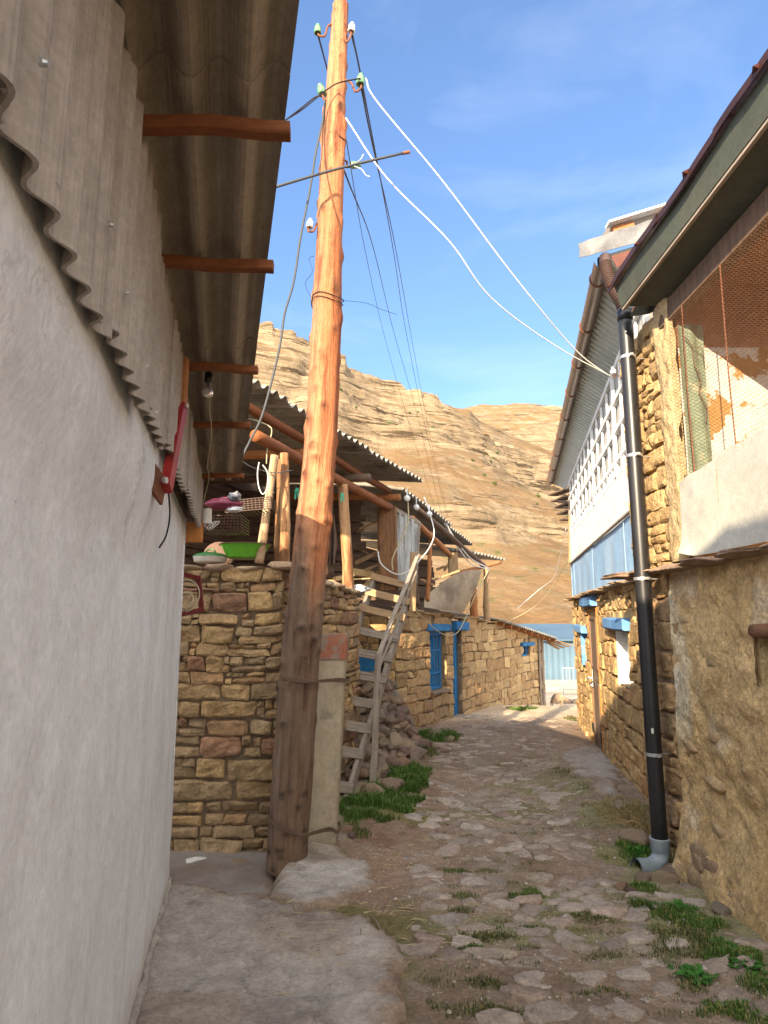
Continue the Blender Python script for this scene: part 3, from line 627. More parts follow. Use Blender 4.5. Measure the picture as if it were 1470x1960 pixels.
# crates on the shelf in the loft corner
def crate(px, py, Y, w_, h_, rz, label, loc_d=.3, tilt=0):
    o = empty('crate', PY(px, py, Y), label, 'crate', 'plastic crates under the loft roof'); o.rotation_euler = (0, 0, 0)
    m_ = MB(mCRATE); c = PY(px, py, Y); n = 12
    def q(a, b_, d_): v = Vector((a * w_, d_ * loc_d, b_ * h_)); v.rotate(Matrix.Rotation(tilt, 3, 'Y')); return c + v
    for i in range(n + 1):
        t = i / n - .5
        m_.beam(q(t, -.5, -.5), q(t, .5, -.5), .006, .006, up=(1, 0, 0)); m_.beam(q(t, -.5, .5), q(t, -.5, -.5), .006, .006)
    for j in range(6):
        t = j / 5 - .5; m_.beam(q(-.5, t, -.5), q(.5, t, -.5), .007, .007); m_.beam(q(-.5, t, -.5), q(-.5, t, .5), .007, .007); m_.beam(q(.5, t, -.5), q(.5, t, .5), .007, .007)
    m_.build('slatted_box', o)
crate(432, 1006, 4.95, .30, .11, 0, 'brown lattice crate with black rim, lower of two above the green basin')
crate(482, 972, 5.2, .36, .09, 0, 'shallow woven-looking brown crate, upper of two above the green basin', tilt=-.1)

# ================================================================== LEFT MIDDLE: stone house with open loft
A0 = Vector((-3.6, 5.2, 0)); A1 = Vector((-.79, 5.2, 0)); A2v = Vector((-.30, 7.65, 0))
sh = empty('stone_house', (-1.2, 5.6, -.1), 'low stone house with an open timber loft under a corrugated roof, behind the wooden pole', 'house')
wl = MB(mSTONE, mMORT)
masonry(wl, A0, A1, -.2, lambda u: 1.99 + .03 * math.sin(u * 3), 11, rh=(.07, .17), sw=(.10, .42), proud=.035, n=(15, 11), rough=.022, wav=.02)
masonry(wl, A1, A2v, -.2, lambda u: 1.97 - .03 * u + .03 * math.sin(u * 5), 12, rh=(.08, .17), sw=(.12, .34), proud=.03, n=(9, 7), rough=.017)
masonry(wl, A2v, Vector((-1.2, 9.75, 0)), -.2, 1.85, 13, n=(5, 4))
wl.build('wall', sh, smooth=False)
# coping stones
cs = MB(mROCK)
def rockV(c, s3, seed, ang=0, nv=10):
    th, ph = np.linspace(0, np.pi, nv), np.linspace(0, 2 * np.pi, nv * 2 - 3); Tn, Pn = np.meshgrid(th, ph, indexing='ij')
    x, y, z = np.sin(Tn) * np.cos(Pn), np.sin(Tn) * np.sin(Pn), np.cos(Tn)
    e = 4.5; k = (np.abs(x) ** e + np.abs(y) ** e + np.abs(z) ** e) ** (-1 / e); k = k * (1 + .17 * fbm(x * 1.6 + seed * 3.1, y * 1.6, z * 1.6, 3, seed))
    rr = random.Random(seed)                            # knock off corners along random planes
    P = np.stack([x * k, y * k, z * k], -1)
    for _ in range(9):
        nn_ = np.array([rr.gauss(0, 1), rr.gauss(0, 1), rr.gauss(0, 1)]); nn_ /= np.linalg.norm(nn_); dd_ = rr.uniform(.72, 1.05)
        q = P @ nn_; P = P - np.where(q > dd_, (q - dd_) * .94, 0)[..., None] * nn_
    P = P * np.array(s3)
    ca, sa = math.cos(ang), math.sin(ang); return np.stack([c[0] + P[..., 0] * ca - P[..., 1] * sa, c[1] + P[..., 0] * sa + P[..., 1] * ca, c[2] + P[..., 2]], -1)
rnd = random.Random(5)
x = -2.9
while x < -.85:
    w_ = rnd.uniform(.12, .2); c = (x + w_, 5.26 + rnd.uniform(-.03, .03), 2.0 + rnd.uniform(-.01, .015)); pc = rnd.choice([(.42, .30, .2), (.38, .26, .19), (.46, .34, .22)])
    cs.grid(rockV(c, (w_, .15, .035), int(x * 100) + 400), 0, pc, flip=False); x += w_ * 2 + .01
for t in np.arange(.06, 1, .095):
    c = A1.lerp(A2v, t) + Vector((-.06, 0, 0)); cs.grid(rockV((c.x, c.y, 1.97 - .07 * t + rnd.uniform(-.02, .02)), (.13, .13, .035), int(t * 1000) + 7, ang=1.2), 0, rnd.choice([(.36, .28, .2), (.40, .29, .2)]))
cs.build_each('coping_stone', sh, smooth=True)
# loft floor
fl_ = [(-3.6, 5.3), (-.85, 5.3), (-.36, 7.6), (-.27, 8.15), (-.75, 8.3), (-.75, 9.25), (.04, 9.32), (.10, 9.8), (-3.2, 10.4)]
m_ = MB(mDARKW); m_.prism([(x, y, 1.86) for x, y in fl_], [(x, y, 1.93) for x, y in fl_]); m_.build('loft_floor', sh)
# roof: eave from near-left to far-right
E1 = PY(474, 722, 5.25); E2 = PY(809, 921, 9.4); ed = (E2 - E1)
back = Vector((-1, .41, .12)).normalized() * 3.4
m_ = MB(mASBold)
S0 = E1 - ed.normalized() * 1.2
nsh = 6; tot = E2 - S0
for i in range(nsh):
    a = S0 + tot * (i / nsh) + Vector((0, 0, .012 * (i % 2))); m_.corr(a, back, tot / nsh * 1.03, .15, .027, .007, per=9, nl=4, warp=.012, jag=0)
m_.build('roof', sh)
# purlin under the eave, lit end at the near left
b0 = PY(487, 833, 5.25); b1 = PY(747, 972, 9.35)
m_ = MB(mPINE); m_.log(b0, b1, .05, .055, knots=14, seed=4, seg=30, wob=.02, kr=.15, col=(.62, .52, .48)); m_.build('purlin', sh, smooth=True)
m_ = MB(mPINE)
c0 = PY(471, 776, 5.4); c1 = PY(745, 940, 9.2); m_.log(c0, c1, .045, .045, knots=10, seed=5, seg=20, wob=.03, kr=.15, col=(.5, .4, .38)); m_.build('purlin', sh, smooth=True)
for i, t in enumerate((.02, .3, .62, .97)):             # rafters under the sheets
    a = b0.lerp(b1, t) + Vector((.18, -.05, .13)) + back * (.12 if i == 0 else 0); m_ = MB(mPINE if i % 2 else mDARKW); m_.log(a, a + back * .85 + Vector((0, 0, -.12)), .05, .055, seed=10 + i, seg=12, wob=.03, kr=.15); m_.build('rafter', sh, smooth=True)
# posts
mOLDPOST = M('old_brown_post', (.17, .085, .04), (.28, .14, .065), 7, (6, 6, .7), bump=.6, bscale=20, dist=.006, spot=(.10, .05, .03), sscale=4, sth=(.5, .7), sstretch=(5, 5, .5), rough=.85)
mREDPOST = M('split_pine_post', (.36, .17, .075), (.50, .31, .16), 3, (3, 3, .8), bump=.8, bscale=20, dist=.008, spot=(.20, .09, .04), sscale=3, sth=(.48, .62), sstretch=(5, 5, .5), rough=.85)
mREDPOST2 = M('pale_split_post', (.36, .24, .14), (.50, .37, .24), 3, (3, 3, .8), bump=.8, bscale=20, dist=.008, spot=(.30, .15, .06), sscale=2.4, sth=(.48, .62), sstretch=(4, 4, .5), rough=.85)
def post(parent, top, bot, Y, r0, r1, mat, seed, kn=8, sq=False, kr=.25):
    a = PY(bot[0], bot[1], Y); b_ = PY(top[0], top[1], Y); m_ = MB(mat)
    if sq: m_.beam(a, b_, r0 * 2, r1 * 2, up=(0, 1, 0), seg=6, wob=.006, seed=seed)
    else: m_.log(a, b_, r0, r1, knots=kn, seed=seed, seg=22, n=14, wob=.02, kr=kr)
    return m_.build('post', parent, smooth=not sq)
post(sh, (525, 872), (497, 1078), 5.28, .036, .033, mREDPOST2, 21, 8)
post(sh, (537, 880), (531, 1082), 5.5, .038, .036, mOLDPOST, 22, 3)
post(sh, (545, 868), (546, 1086), 5.45, .045, .036, mREDPOST, 23, 7)
post(sh, (655, 928), (666, 1140), 7.3, .062, .055, mREDPOST, 24, 9)
post(sh, (741, 972), (743, 1130), 9.38, .14, .13, mOLDPOST, 25, 4, sq=True)
post(sh, (628, 950), (632, 1100), 7.6, .05, .05, mDARKW, 26, 2)
# back wall of boards with daylight between, and side boards
m_ = MB(mDARKW); rnd = random.Random(9)
m_.prism([(-3.15, 6.2, 1.9), (-1.95, 11.6, 1.9), (-2.0, 11.6, 1.9), (-3.2, 6.2, 1.9)], [(-3.15, 6.2, 3.9), (-1.95, 11.6, 3.9), (-2.0, 11.6, 3.9), (-3.2, 6.2, 3.9)])
for i in range(14):
    z = 1.95 + i * .13; a = Vector((-3.1, 6.2, z + rnd.uniform(-.01, .01))); b_ = Vector((-1.9, 11.6, z + rnd.uniform(-.02, .02))); m_.beam(a, b_, .03, .118 if i % 4 else .09, seg=3)
m_.build('back_boarding', sh)
m_ = MB(mDARKW)
m_.prism([(-3.1, 10.02, 1.9), (-.35, 9.85, 1.9), (-.35, 9.9, 1.9), (-3.1, 10.07, 1.9)], [(-3.1, 10.02, 3.7), (-.35, 9.85, 3.35), (-.35, 9.9, 3.35), (-3.1, 10.07, 3.7)])
for i in range(11):
    z = 1.96 + i * .14; m_.beam((-3.1, 9.95 + .02 * (i % 2), z), (-.35 + .04 * (i % 3), 9.7 + .01 * i, z + rnd.uniform(-.03, .03)), .03, .10 + .03 * (i % 2), seg=3)
m_.build('end_boarding', sh)
m_ = MB(mPINE2)
for (a, b_, w_) in (((688, 1012), (742, 990), .03), ((680, 1078), (745, 1048), .06), ((683, 1098), (745, 1072), .04), ((684, 1018), (700, 1013), .02), ((830, 1110), (880, 1092), .03)):
    m_.beam(PY(a[0], a[1], 9.65), PY(b_[0], b_[1], 9.5), .02, w_, up=(0, 0, 1), seg=2)
m_.build_each('loose_board', sh)
# loft door leaf with torn plastic film
dr = MB(mGREYW); Q = [PY(757, 975, 9.4), PY(803, 1002, 9.6), PY(797, 1112, 9.6), PY(757, 1128, 9.4)]
for a, b_ in ((0, 1), (1, 2), (3, 0), (2, 3)): dr.beam(Q[a], Q[b_], .03, .06, up=(0, 1, 0) if a in (1, 3) else (0, 0, 1))
do = dr.build('loft_door', sh)
fm_ = MB(mFILM); a = np.linspace(0, 1, 30); A_, B_ = np.meshgrid(a, a, indexing='ij')
Qn = [np.array(q) for q in Q]; P_ = (1 - A_[..., None]) * ((1 - B_[..., None]) * Qn[0] + B_[..., None] * Qn[3]) + A_[..., None] * ((1 - B_[..., None]) * Qn[1] + B_[..., None] * Qn[2])
P_[..., 1] += .03 * np.sin(A_ * 25 + 2 * vn(A_ * 3, B_ * 2, 1)) * .7 + .03 * vn(A_ * 5, B_ * 3, 4); fm_.grid(P_, 0); fm_.build('plastic_film', do, smooth=True)

# things in the loft
def bowl(name, px, py, Y, prof, mats, label, cat, parts=None):
    c = PY(px, py, Y); o = empty(name, c, label, cat)
    m_ = MB(mats[0]); m_.lathe(prof, c, 40); m_.build('bowl', o, smooth=True); return o, c
o, c = bowl('basin', 469, 1069, 5.36, [(0, .0), (.13, .0), (.145, .012), (.195, .10), (.212, .108), (.213, .112), (.19, .104), (.14, .016), (0, .008)], [mGREENE], 'bright green enamel washing basin resting on the wall top beside the slanting post', 'basin')
m_ = MB(mDARKW); m_.tube([(c.x + .213 * math.cos(a), c.y + .213 * math.sin(a), c.z + .110) for a in np.linspace(0, 6.2832, 41)], .0045, 6); m_.build('rim', o, smooth=True)
o, c = bowl('cooking_pot', 402, 1078, 5.33, [(0, 0), (.10, 0), (.128, .01), (.135, .045), (.14, .05)], [mENAMW], 'white enamel pot with a green lid on the wall top, left of the basin', 'pot')
m_ = MB(M('green_lid', (.06, .20, .07), rough=.3, bump=0)); m_.lathe([(.142, .05), (.142, .056), (.11, .075), (.05, .088), (0, .09)], c, 36)
m_.tube([(c.x + .04 * math.cos(a), c.y, c.z + .088 + .025 * math.sin(a)) for a in np.linspace(0, 3.14, 12)], .006, 6); m_.build('lid', o, smooth=True)
m_ = MB(mCLOTH); c = PY(418, 1064, 5.62); m_.lathe([(0, -.02), (.13, -.02), (.13, 0), (0, .0)], c, 30, ax=(.1, -1, .25)); tag(m_.build('round_lid', smooth=True), 'round brown lid leaning in the dark behind the white enamel pot', 'lid')
# hanging clothes
for i, (x0, x1, y0, y1, Y, lab) in enumerate(((600, 626, 975, 1092, 7.2, 'dark brown coat hanging in the loft just right of the wooden pole'), (628, 645, 985, 1080, 7.5, 'dark ragged cloth hanging in the loft behind the brown coat'))):
    a, b_ = np.linspace(0, 1, 26), np.linspace(0, 1, 30); A_, B_ = np.meshgrid(a, b_, indexing='ij'); p0, p1, p2 = PY(x0, y0, Y), PY(x1, y0, Y), PY(x0, y1, Y)
    X3 = p0.x + (p1.x - p0.x) * (A_ - .5) * (.75 + .5 * B_ - .3 * B_ ** 3) + (p1.x - p0.x) * .5; Z3 = p0.z + (p2.z - p0.z) * B_ + .05 * vn(A_ * 3, 0 * A_, i) * B_
    D3 = .05 * np.sin(A_ * 16 + 2 * vn(A_ * 2, B_ * 2, i)) * (.3 + B_) ; m_ = MB(mCLOTH)
    m_.grid(np.stack([X3, Y + D3, Z3], -1)); m_.grid(np.stack([X3, Y + D3 + .03, Z3], -1), flip=True); tag(m_.build('coat' if i == 0 else 'cloth', smooth=True), lab, 'clothing')
for i, (px, py, Y, lab) in enumerate(((568, 945, 5.6, 'tiny green clothes peg left of the wooden pole under the loft roof'), (655, 952, 7.0, 'tiny green clothes peg right of the wooden pole under the loft roof'))):
    m_ = MB(M('green_peg', (.06, .42, .25), rough=.5, bump=0)); c = PY(px, py, Y)
    m_.beam(c + Vector((-.015, 0, -.05)), c + Vector((-.004, 0, .05)), .015, .014); m_.beam(c + Vector((.018, .0, -.05)), c + Vector((.006, 0, .05)), .015, .014); m_.tube([c + Vector((-.02, -.01, .02)), c + Vector((.02, -.01, .02))], .006, 6)
    tag(m_.build('clothes_peg'), lab, 'clothes peg')
# lumber on the loft floor
rnd = random.Random(12)
for i, (a, b_, Ya, w_, h_, lab) in enumerate((((622, 1112), (700, 1108), 7.9, .25, .015, 'sunlit sheet of plywood lying on the loft floor left of the ladder head'), ((700, 1122), (728, 1095), 9.4, .14, .02, 'short board tilted up beside the square post in the loft'), ((640, 1108), (676, 1100), 7.7, .05, .04, 'short batten on the plywood at the base of the knotty loft post'), ((668, 1094), (712, 1100), 9.5, .12, .10, 'pale wooden box in the loft behind the ladder head'))):
    m_ = MB(mPLYW); m_.beam(PY(a[0], a[1], Ya), PY(b_[0], b_[1], Ya + .25), w_, h_, seg=2, ch=.04); tag(m_.build('board' if i != 3 else 'wooden_box'), lab, 'board' if i != 3 else 'box')
m_ = MB(mCLEARBAG); blob(m_, PY(687, 1128, 7.9), .12, .1, .05, 4, 0, .5); tag(m_.build('plastic_bag', smooth=True), 'crumpled white plastic bag on the wall top next to the ladder head', 'bag')

# ================================================================== utility pole
up_ = empty('utility_pole', PY(548, 1650, 4.75), 'tall knotty wooden power pole with glass and porcelain insulators in front of the stone house', 'utility pole')
pm = MB(M('pole_wood', (.50, .19, .06), (.68, .31, .12), 5, (5, 5, .5), bump=1., bscale=16, dist=.012, b2=.8, b2s=5, spot=(.27, .085, .03), sscale=3.5, sth=(.52, .66), sstretch=(4, 4, .35), spot2=(.16, .065, .03), s2scale=9, s2th=(.66, .70), rough=.8))
PX = [(548, 1665, 39), (558, 1500, 38), (572, 1300, 36.5), (586, 1150, 34.5), (600, 1000, 32.5), (614, 840, 30.5), (624, 640, 28.5), (632, 420, 24.5), (640, 230, 20.5), (648, 90, 17), (652, 8, 14.5)]
Yp = 4.72
cent = []; rad = []
for i, (a, b_) in enumerate(zip(PX[:-1], PX[1:])):
    for t in np.arange(0, 1, .03):
        px, py, r_ = [a[k] + (b_[k] - a[k]) * t for k in range(3)]; p = PY(px, py, Yp); cent.append(p); u_, v_ = uv_(px, py); rad.append(r_ / F * Yp / (cp - v_ * sp))
cent.append(PY(652, 6, Yp)); rad.append(.045)
rnd = random.Random(77); Hh = cent[-1].z - cent[0].z
KN = [(rnd.random(), rnd.random(), rnd.uniform(.5, 1)) for _ in range(170)]
KN += [((PY(px, py, Yp).z - cent[0].z) / Hh, ((math.atan2(0, 0)) + ang) % 1, 1.) for px, py, ang in ((597, 1020, .72), (570, 1480, .7), (590, 1150, .75))]
def prf(t, a, L):
    z = L; q = 1 + .05 * float(vn(a * 6, z * 1.3, 3)) + .03 * float(vn(a * 14, z * 5, 8))
    for kt, ka, kk in KN:
        dt = (t - kt) * Hh
        if abs(dt) < .25 and kt > .12:
            da = min(abs(a - ka), 1 - abs(a - ka)) * 6.28; q += .17 * kk * math.exp(-(da / .26) ** 2 - (dt / .04) ** 2)
    return q
def pcf(t, a, L):
    z = L + cent[0].z; d = 1 + .14 * float(vn(a * 8, z * 1.1, 5)) + .10 * float(vn(a * 20, z * .6, 6))
    for kt, ka, kk in KN:
        dt = (t - kt) * Hh
        if abs(dt) < .15:
            da = min(abs(a - ka), 1 - abs(a - ka)) * 6.28; d *= 1 - .85 * kk * math.exp(-(da / .17) ** 2 - (dt / .021) ** 2)
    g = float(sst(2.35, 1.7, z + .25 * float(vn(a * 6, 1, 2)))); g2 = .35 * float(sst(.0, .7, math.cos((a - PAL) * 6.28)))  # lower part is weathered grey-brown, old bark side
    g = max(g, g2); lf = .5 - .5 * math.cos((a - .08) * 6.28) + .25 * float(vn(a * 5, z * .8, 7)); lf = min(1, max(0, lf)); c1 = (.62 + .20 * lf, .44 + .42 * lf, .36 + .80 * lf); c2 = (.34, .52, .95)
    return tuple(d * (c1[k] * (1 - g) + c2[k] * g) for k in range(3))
PAL = .5
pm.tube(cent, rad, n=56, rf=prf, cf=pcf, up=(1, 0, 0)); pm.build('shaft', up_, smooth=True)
# insulators on hooks
def insulator(hook, px, py, Yi, mat, tilt, sc=1.0, sd=0):
    c = PY(px, py, Yi); m_ = MB(mat); ax = Vector(tilt).normalized()
    m_.lathe([(0, .062), (.016, .060), (.019, .050), (.013, .042), (.018, .036), (.030, .030), (.032, -.005), (.034, -.03), (.026, -.034), (.022, -.01), (0, -.01)], c, 20, ax=ax); 
    for k in range(len(m_.v)): m_.v[k] = (m_.v[k] - np.array(c)) * sc + np.array(c)
    io = m_.build('insulator', up_, smooth=True); h = MB(mRUST); pts = [PY(x, y, Y) for x, y, Y in hook]; h.tube(crv([c - ax * .005] + pts), .0085, 8); h.build('hook', io, smooth=True)
insulator([(611, 68, 4.68), (622, 68, 4.68), (628, 50, 4.68), (640, 46, 4.7)], 608, 58, 4.68, mGLI, (0, 0, 1), .9)
insulator([(670, 72, 4.66), (663, 80, 4.66), (660, 66, 4.66)], 673, 55, 4.66, mPORC, (.1, 0, 1), .9)
insulator([(691, 168, 4.66), (680, 175, 4.66), (673, 160, 4.66), (660, 152, 4.7)], 690, 155, 4.66, mGLI, (.05, 0, 1), 1.05)
insulator([(618, 184, 4.66), (622, 192, 4.66), (630, 190, 4.7)], 615, 174, 4.66, mGLI, (-.25, 0, 1), 1.0)
insulator([(664, 320, 4.8), (664, 310, 4.8), (655, 305, 4.75)], 678, 316, 4.8, mGLI, (.9, .2, .15), .9)
insulator([(590, 442, 4.62), (600, 442, 4.62), (606, 428, 4.68)], 593, 430, 4.62, mPORC, (.1, 0, 1), .8)
m_ = MB(mGRYC); m_.tube(crv([PY(520, 360, 4.3), PY(650, 322, 4.50), PY(772, 293, 4.62)], 4), .0105, 8); rod = m_.build('cross_rod', up_, smooth=True)
m_ = MB(mRUST); m_.tube([PY(770, 293.5, 4.62), PY(783, 291, 4.63), PY(785, 291, 4.63)], [.012, .014, .008], 8); m_.build('rod_end', rod, smooth=True)
# wire lashings binding pole to pillar, and small ties
def loop(mb, cx, cy, rx, ry, z, dz, r, n=36, tw=0, ph=0):
    pts = []
    for a in np.linspace(0, 2 * math.pi, n + 1):
        s_, c_ = math.sin(a), math.cos(a); e = 3.2; q = (abs(c_) ** e + abs(s_) ** e) ** (-1 / e)
        pts.append((cx + rx * c_ * q, cy + ry * s_ * q, z + dz * c_ + tw * math.sin(5 * a + ph)))
    mb.tube(pts, r, 6)
m_ = MB(mDARKW)
def lash(mb, cx, r_, xr, z, n_, dz):
    for k in range(n_):
        q = [(cx - r_, 4.74), (cx - r_ * .8, 4.72 - r_ * .72), (cx, 4.72 - r_ * 1.04), (cx + r_ * .7, 4.72 - r_ * .8), (cx + r_ * 1.05, 4.70), (xr - .05, 4.955), (xr + .006, 4.975), (xr + .006, 5.15), (xr - .1, 5.21), (cx, 5.0), (cx - r_ * .85, 4.86), (cx - r_, 4.74)]
        mb.tube(crv([(a, b_, z + .0042 * (k - n_ / 2) + dz * (a - cx) + .004 * math.sin(i * 2.1 + k)) for i, (a, b_) in enumerate(q)], 5), .0040, 6)
lash(m_, -.59, .140, -.275, 1.19, 5, -.12)
m_.build('tie_wire', up_, smooth=True)
m_ = MB(mDARKW)
lash(m_, -.646, .145, -.335, .235, 5, -.42)
m_.build('tie_wire', up_, smooth=True)
for (px, py) in ((628, 575), (626, 583), (640, 270)):
    c = PY(px, py, Yp); u_, v_ = uv_(px, py); r_ = (.122 if py > 400 else .09); m_ = MB(mBLK)
    m_.tube([(c.x + r_ * math.cos(a), c.y + r_ * math.sin(a), c.z + .02 * math.sin(a * 2)) for a in np.linspace(0, 6.2832, 33)], .0035, 5); m_.build('tie_wire', up_, smooth=True)
m_ = MB(mBLK)
m_.tube(crv([PY(602, 578, 4.62), PY(590, 560, 4.6), PY(585, 540, 4.6), PY(598, 520, 4.6), PY(592, 495, 4.6), PY(602, 490, 4.6)]), .0018, 4)
m_.tube(crv([PY(654, 575, 4.6), PY(700, 580, 4.6), PY(730, 592, 4.6), PY(760, 602, 4.6)]), .0018, 4); m_.build('wire_tail', up_)
m_ = MB(mWHC)
m_.tube(crv([PY(678, 318, 4.78), PY(692, 324, 4.7), PY(700, 335, 4.7), PY(708, 338, 4.7)]), .003, 5); m_.tube(crv([PY(680, 312, 4.78), PY(690, 305, 4.7), PY(696, 295, 4.7)]), .003, 5); m_.build('wire_tail', up_)

# concrete stub pillar
cpil = empty('concrete_pillar', (-.50, 4.95, 0), 'short square concrete pillar with flaking red top, lashed to the wooden pole', 'pillar')
def pill(zb, zt, mat, nm, col=(1, 1, 1), grow=0):
    b0_ = PY(614, 1612, 4.98); t0_ = PY(637, 1214, 4.98); m_ = MB(mat); n = 24
    zs = np.linspace(zb, zt, max(3, int((zt - zb) / .035))); e = 9.; V = []
    a = np.linspace(0, 2 * np.pi, 49)[:-1]
    Gd = []
    for z in zs:
        t = (z - b0_.z) / (t0_.z - b0_.z); cx_ = b0_.x + (t0_.x - b0_.x) * t; r_ = .108 + grow
        q = (np.abs(np.cos(a)) ** e + np.abs(np.sin(a)) ** e) ** (-1 / e); ed_ = sst(1.2, 1.38, q)
        q = q * (1 - .02 * ed_ + .03 * ed_ * vn(a * 3, z * 18, 2) + .012 * vn(a * 5, z * 9, 1))
        if z in (zs[-1],): q = q * .97
        Gd.append(np.stack([cx_ + r_ * q * np.cos(a), 5.08 + r_ * q * np.sin(a), np.full_like(a, z) + .006 * vn(a * 4, z) * (z == zs[-1])], -1))
    Gd = np.array(Gd); Gd = np.concatenate([Gd, Gd[:, :1]], 1); m_.grid(Gd, 0, col, flip=True)
    m_.add(Gd[-1, :-1], [tuple(range(48))], 0, col); m_.build(nm, cpil, smooth=False)
zt_ = PY(637, 1214, 4.98).z; zr_ = PY(637, 1262, 4.98).z
pill(-.15, zr_, mPILLAR, 'shaft'); pill(zr_, zt_ + .0, mREDP, 'painted_top', grow=.006)

# ================================================================== ladder
ld = empty('wooden_ladder', PG(661, 1537), 'steep grey wooden ladder stair with one handrail, leaning on the loft edge over the rubble', 'ladder')
f0 = PG(661, 1540); f0 = PY(661, 1540, 6.4); tpR = PY(786, 1132, 9.3)
axd = (tpR - f0); sidev = Vector((-.50, .13, 0))
L0 = f0 + sidev + Vector((-.02, 0, 0)); L1 = PY(716, 1112, 9.25)
for a, b_, sd in ((f0, tpR, 1), (L0, L1, 2)):
    m_ = MB(mGREYW); m_.beam(a, b_, .045, .12, seg=12, wob=.012, seed=sd, up=(0, 0, 1)); m_.build('stringer', ld)
for i, yy_ in enumerate((1132, 1160, 1190, 1230, 1268, 1308, 1356, 1402, 1450, 1515)):
    t = max(0.03, min(.99, 0)) ; lo_, hi_ = 0, 1
    def prj(P): 
        d_ = P - Vector((0, 0, H)); zc = d_.y * cp + d_.z * sp; return CX + F * d_.x / zc, CY - F * (d_.z * cp - d_.y * sp) / zc
    for _ in range(30):
        t = (lo_ + hi_) / 2
        if prj(f0.lerp(tpR, t))[1] > yy_: lo_ = t
        else: hi_ = t
    a = L0.lerp(L1, t + .01) + Vector((-.05, -.03, .03)); b_ = f0.lerp(tpR, t) + Vector((.04, -.04, .03)); sd = i * 3
    m_ = MB(mPINE2 if yy_ < 1200 else mGREYW); m_.beam(a + Vector((0, -.045, .02)), b_ + Vector((0, -.05, .02)), .028, .10, seg=4, wob=.006, seed=sd, up=(0, .35, 1)); m_.beam(a, b_, .10, .028, seg=4, wob=.006, seed=sd + 1); m_.build('tread', ld)  # upper treads get paler wood to imitate sunlight on them
m_ = MB(mGREYW); m_.beam(PY(722, 1262, 6.9), PY(800, 1062, 8.7), .05, .035, seg=6, wob=.01, seed=7); m_.beam(PY(727, 1275, 6.9), PY(797, 1095, 8.7), .02, .03, seg=6, wob=.01, seed=9); m_.build('handrail', ld)
m_ = MB(mGREYW); m_.beam(PY(713, 1505, 6.75), PY(725, 1250, 6.85), .065, .045, seg=8, wob=.008, seed=8, up=(0, 1, 0)); m_.build('handrail_post', ld)
m_ = MB(mPINE2); m_.beam(PY(789, 1170, 9.0), PY(791, 1058, 9.0), .09, .08, seg=5, wob=.01, seed=9, up=(0, 1, 0)); m_.build('handrail_post', ld)
# ================================================================== LEFT FAR: clay-stone cottage with blue window
KB = .53; C0 = Vector((.18, 10.3, 0))
def WB(s, z=0, off=0):
    n_ = Vector((1, -KB, 0)).normalized(); return Vector((.18 + KB * s, 10.3 + s, z)) + n_ * off
LB = math.hypot(1, KB)
ct = empty('stone_cottage', (.6, 11.2, -.2), 'tan clay-stone cottage with bright blue window frame and door jamb, where the lane bends right', 'house')
m_ = MB(mSTONE, mMORT)
ztB = lambda u: float(np.interp(u / LB, [0, 2.1, 4.3, 6, 7.9], [1.76, 1.64, 1.52, 1.34, 1.15])) + .03 * math.sin(u * 4)
zbB = lambda u: Gf(*(WB(u / LB).xy)) - .1
HB = [(1.29, 1.99, .365, 1.39), (2.34, 2.78, -.5, 1.40), (6.9, 7.5, .68, .96)]
masonry(m_, WB(0), WB(7.85), zbB, ztB, 31, rh=(.17, .25), sw=(.2, .55), proud=.022, n=(9, 7), holes=HB, pal=PAL_B, rough=.018, wav=.03, split=.08, gap=.002, rnd_k=(.0, .1), edge=.007)
masonry(m_, Vector((-1.3, 10.0, 0)), Vector((.18, 10.3, 0)), -.3, 1.74, 32, rh=(.16, .24), sw=(.2, .5), proud=.02, n=(7, 5), holes=[(.78, 1.2, .0, 1.05), (1.24, 1.38, 1.22, 1.42)], pal=PAL_B, wav=.03, split=.1, gap=.004, thick=.3)
masonry(m_, WB(7.85), WB(7.85) + Vector((-1.6, .9, 0)), -1.2, 1.1, 33, pal=PAL_B, n=(4, 3), rh=(.17, .25))
m_.build('wall', ct, smooth=False)
cs = MB(mROCK); rnd = random.Random(8)
for s_ in np.arange(.05, 4.6, .22):
    p = WB(s_, ztB(s_ * LB) + .015, .0); cs.grid(rockV((p.x - .02, p.y, p.z), (.13, .12, .022), int(s_ * 90) + 50, ang=1.05 + rnd.uniform(-.2, .2)), 0, rnd.choice(PAL_B))
cs.build_each('coping_stone', ct, smooth=True)
# blue casement
def frameB(s0, s1, z0, z1, off, mat, nm, parent, w_=.05, bars=(), hb=()):
    m_ = MB(mat); q = lambda s, z: WB(s, z, off)
    m_.beam(q(s0, z0), q(s0, z1), w_, .05, up=(0, 0, 1) if 0 else (1, 0, 0), ch=.06); m_.beam(q(s1, z0), q(s1, z1), w_, .05, up=(1, 0, 0), ch=.06)
    m_.beam(q(s0, z0), q(s1, z0), .05, w_, ch=.06); m_.beam(q(s0, z1), q(s1, z1), .05, w_, ch=.06)
    for b in bars: m_.beam(q(b, z0), q(b, z1), w_ * .8, .045, up=(1, 0, 0), ch=.06)
    for b in hb: m_.beam(q(s0, b), q(s1, b), .04, w_ * .6, ch=.06)
    return m_.build(nm, parent)
wi = frameB(1.20, 1.70, .41, 1.34, -.09, mTEAL, 'window', ct, bars=(1.36, 1.44, 1.56), hb=(.66, 1.05))
m_ = MB(mGLASSD); m_.slab([WB(1.2, .4, -.14), WB(1.7, .4, -.14), WB(1.7, 1.34, -.14), WB(1.2, 1.34, -.14)], .01); m_.build('pane', wi)
m_ = MB(mROCK); m_.beam(WB(1.12, .35, -.04), WB(1.78, .35, -.04), .22, .04, seg=3, col=(.3, .24, .17)); m_.build('window_sill', ct)
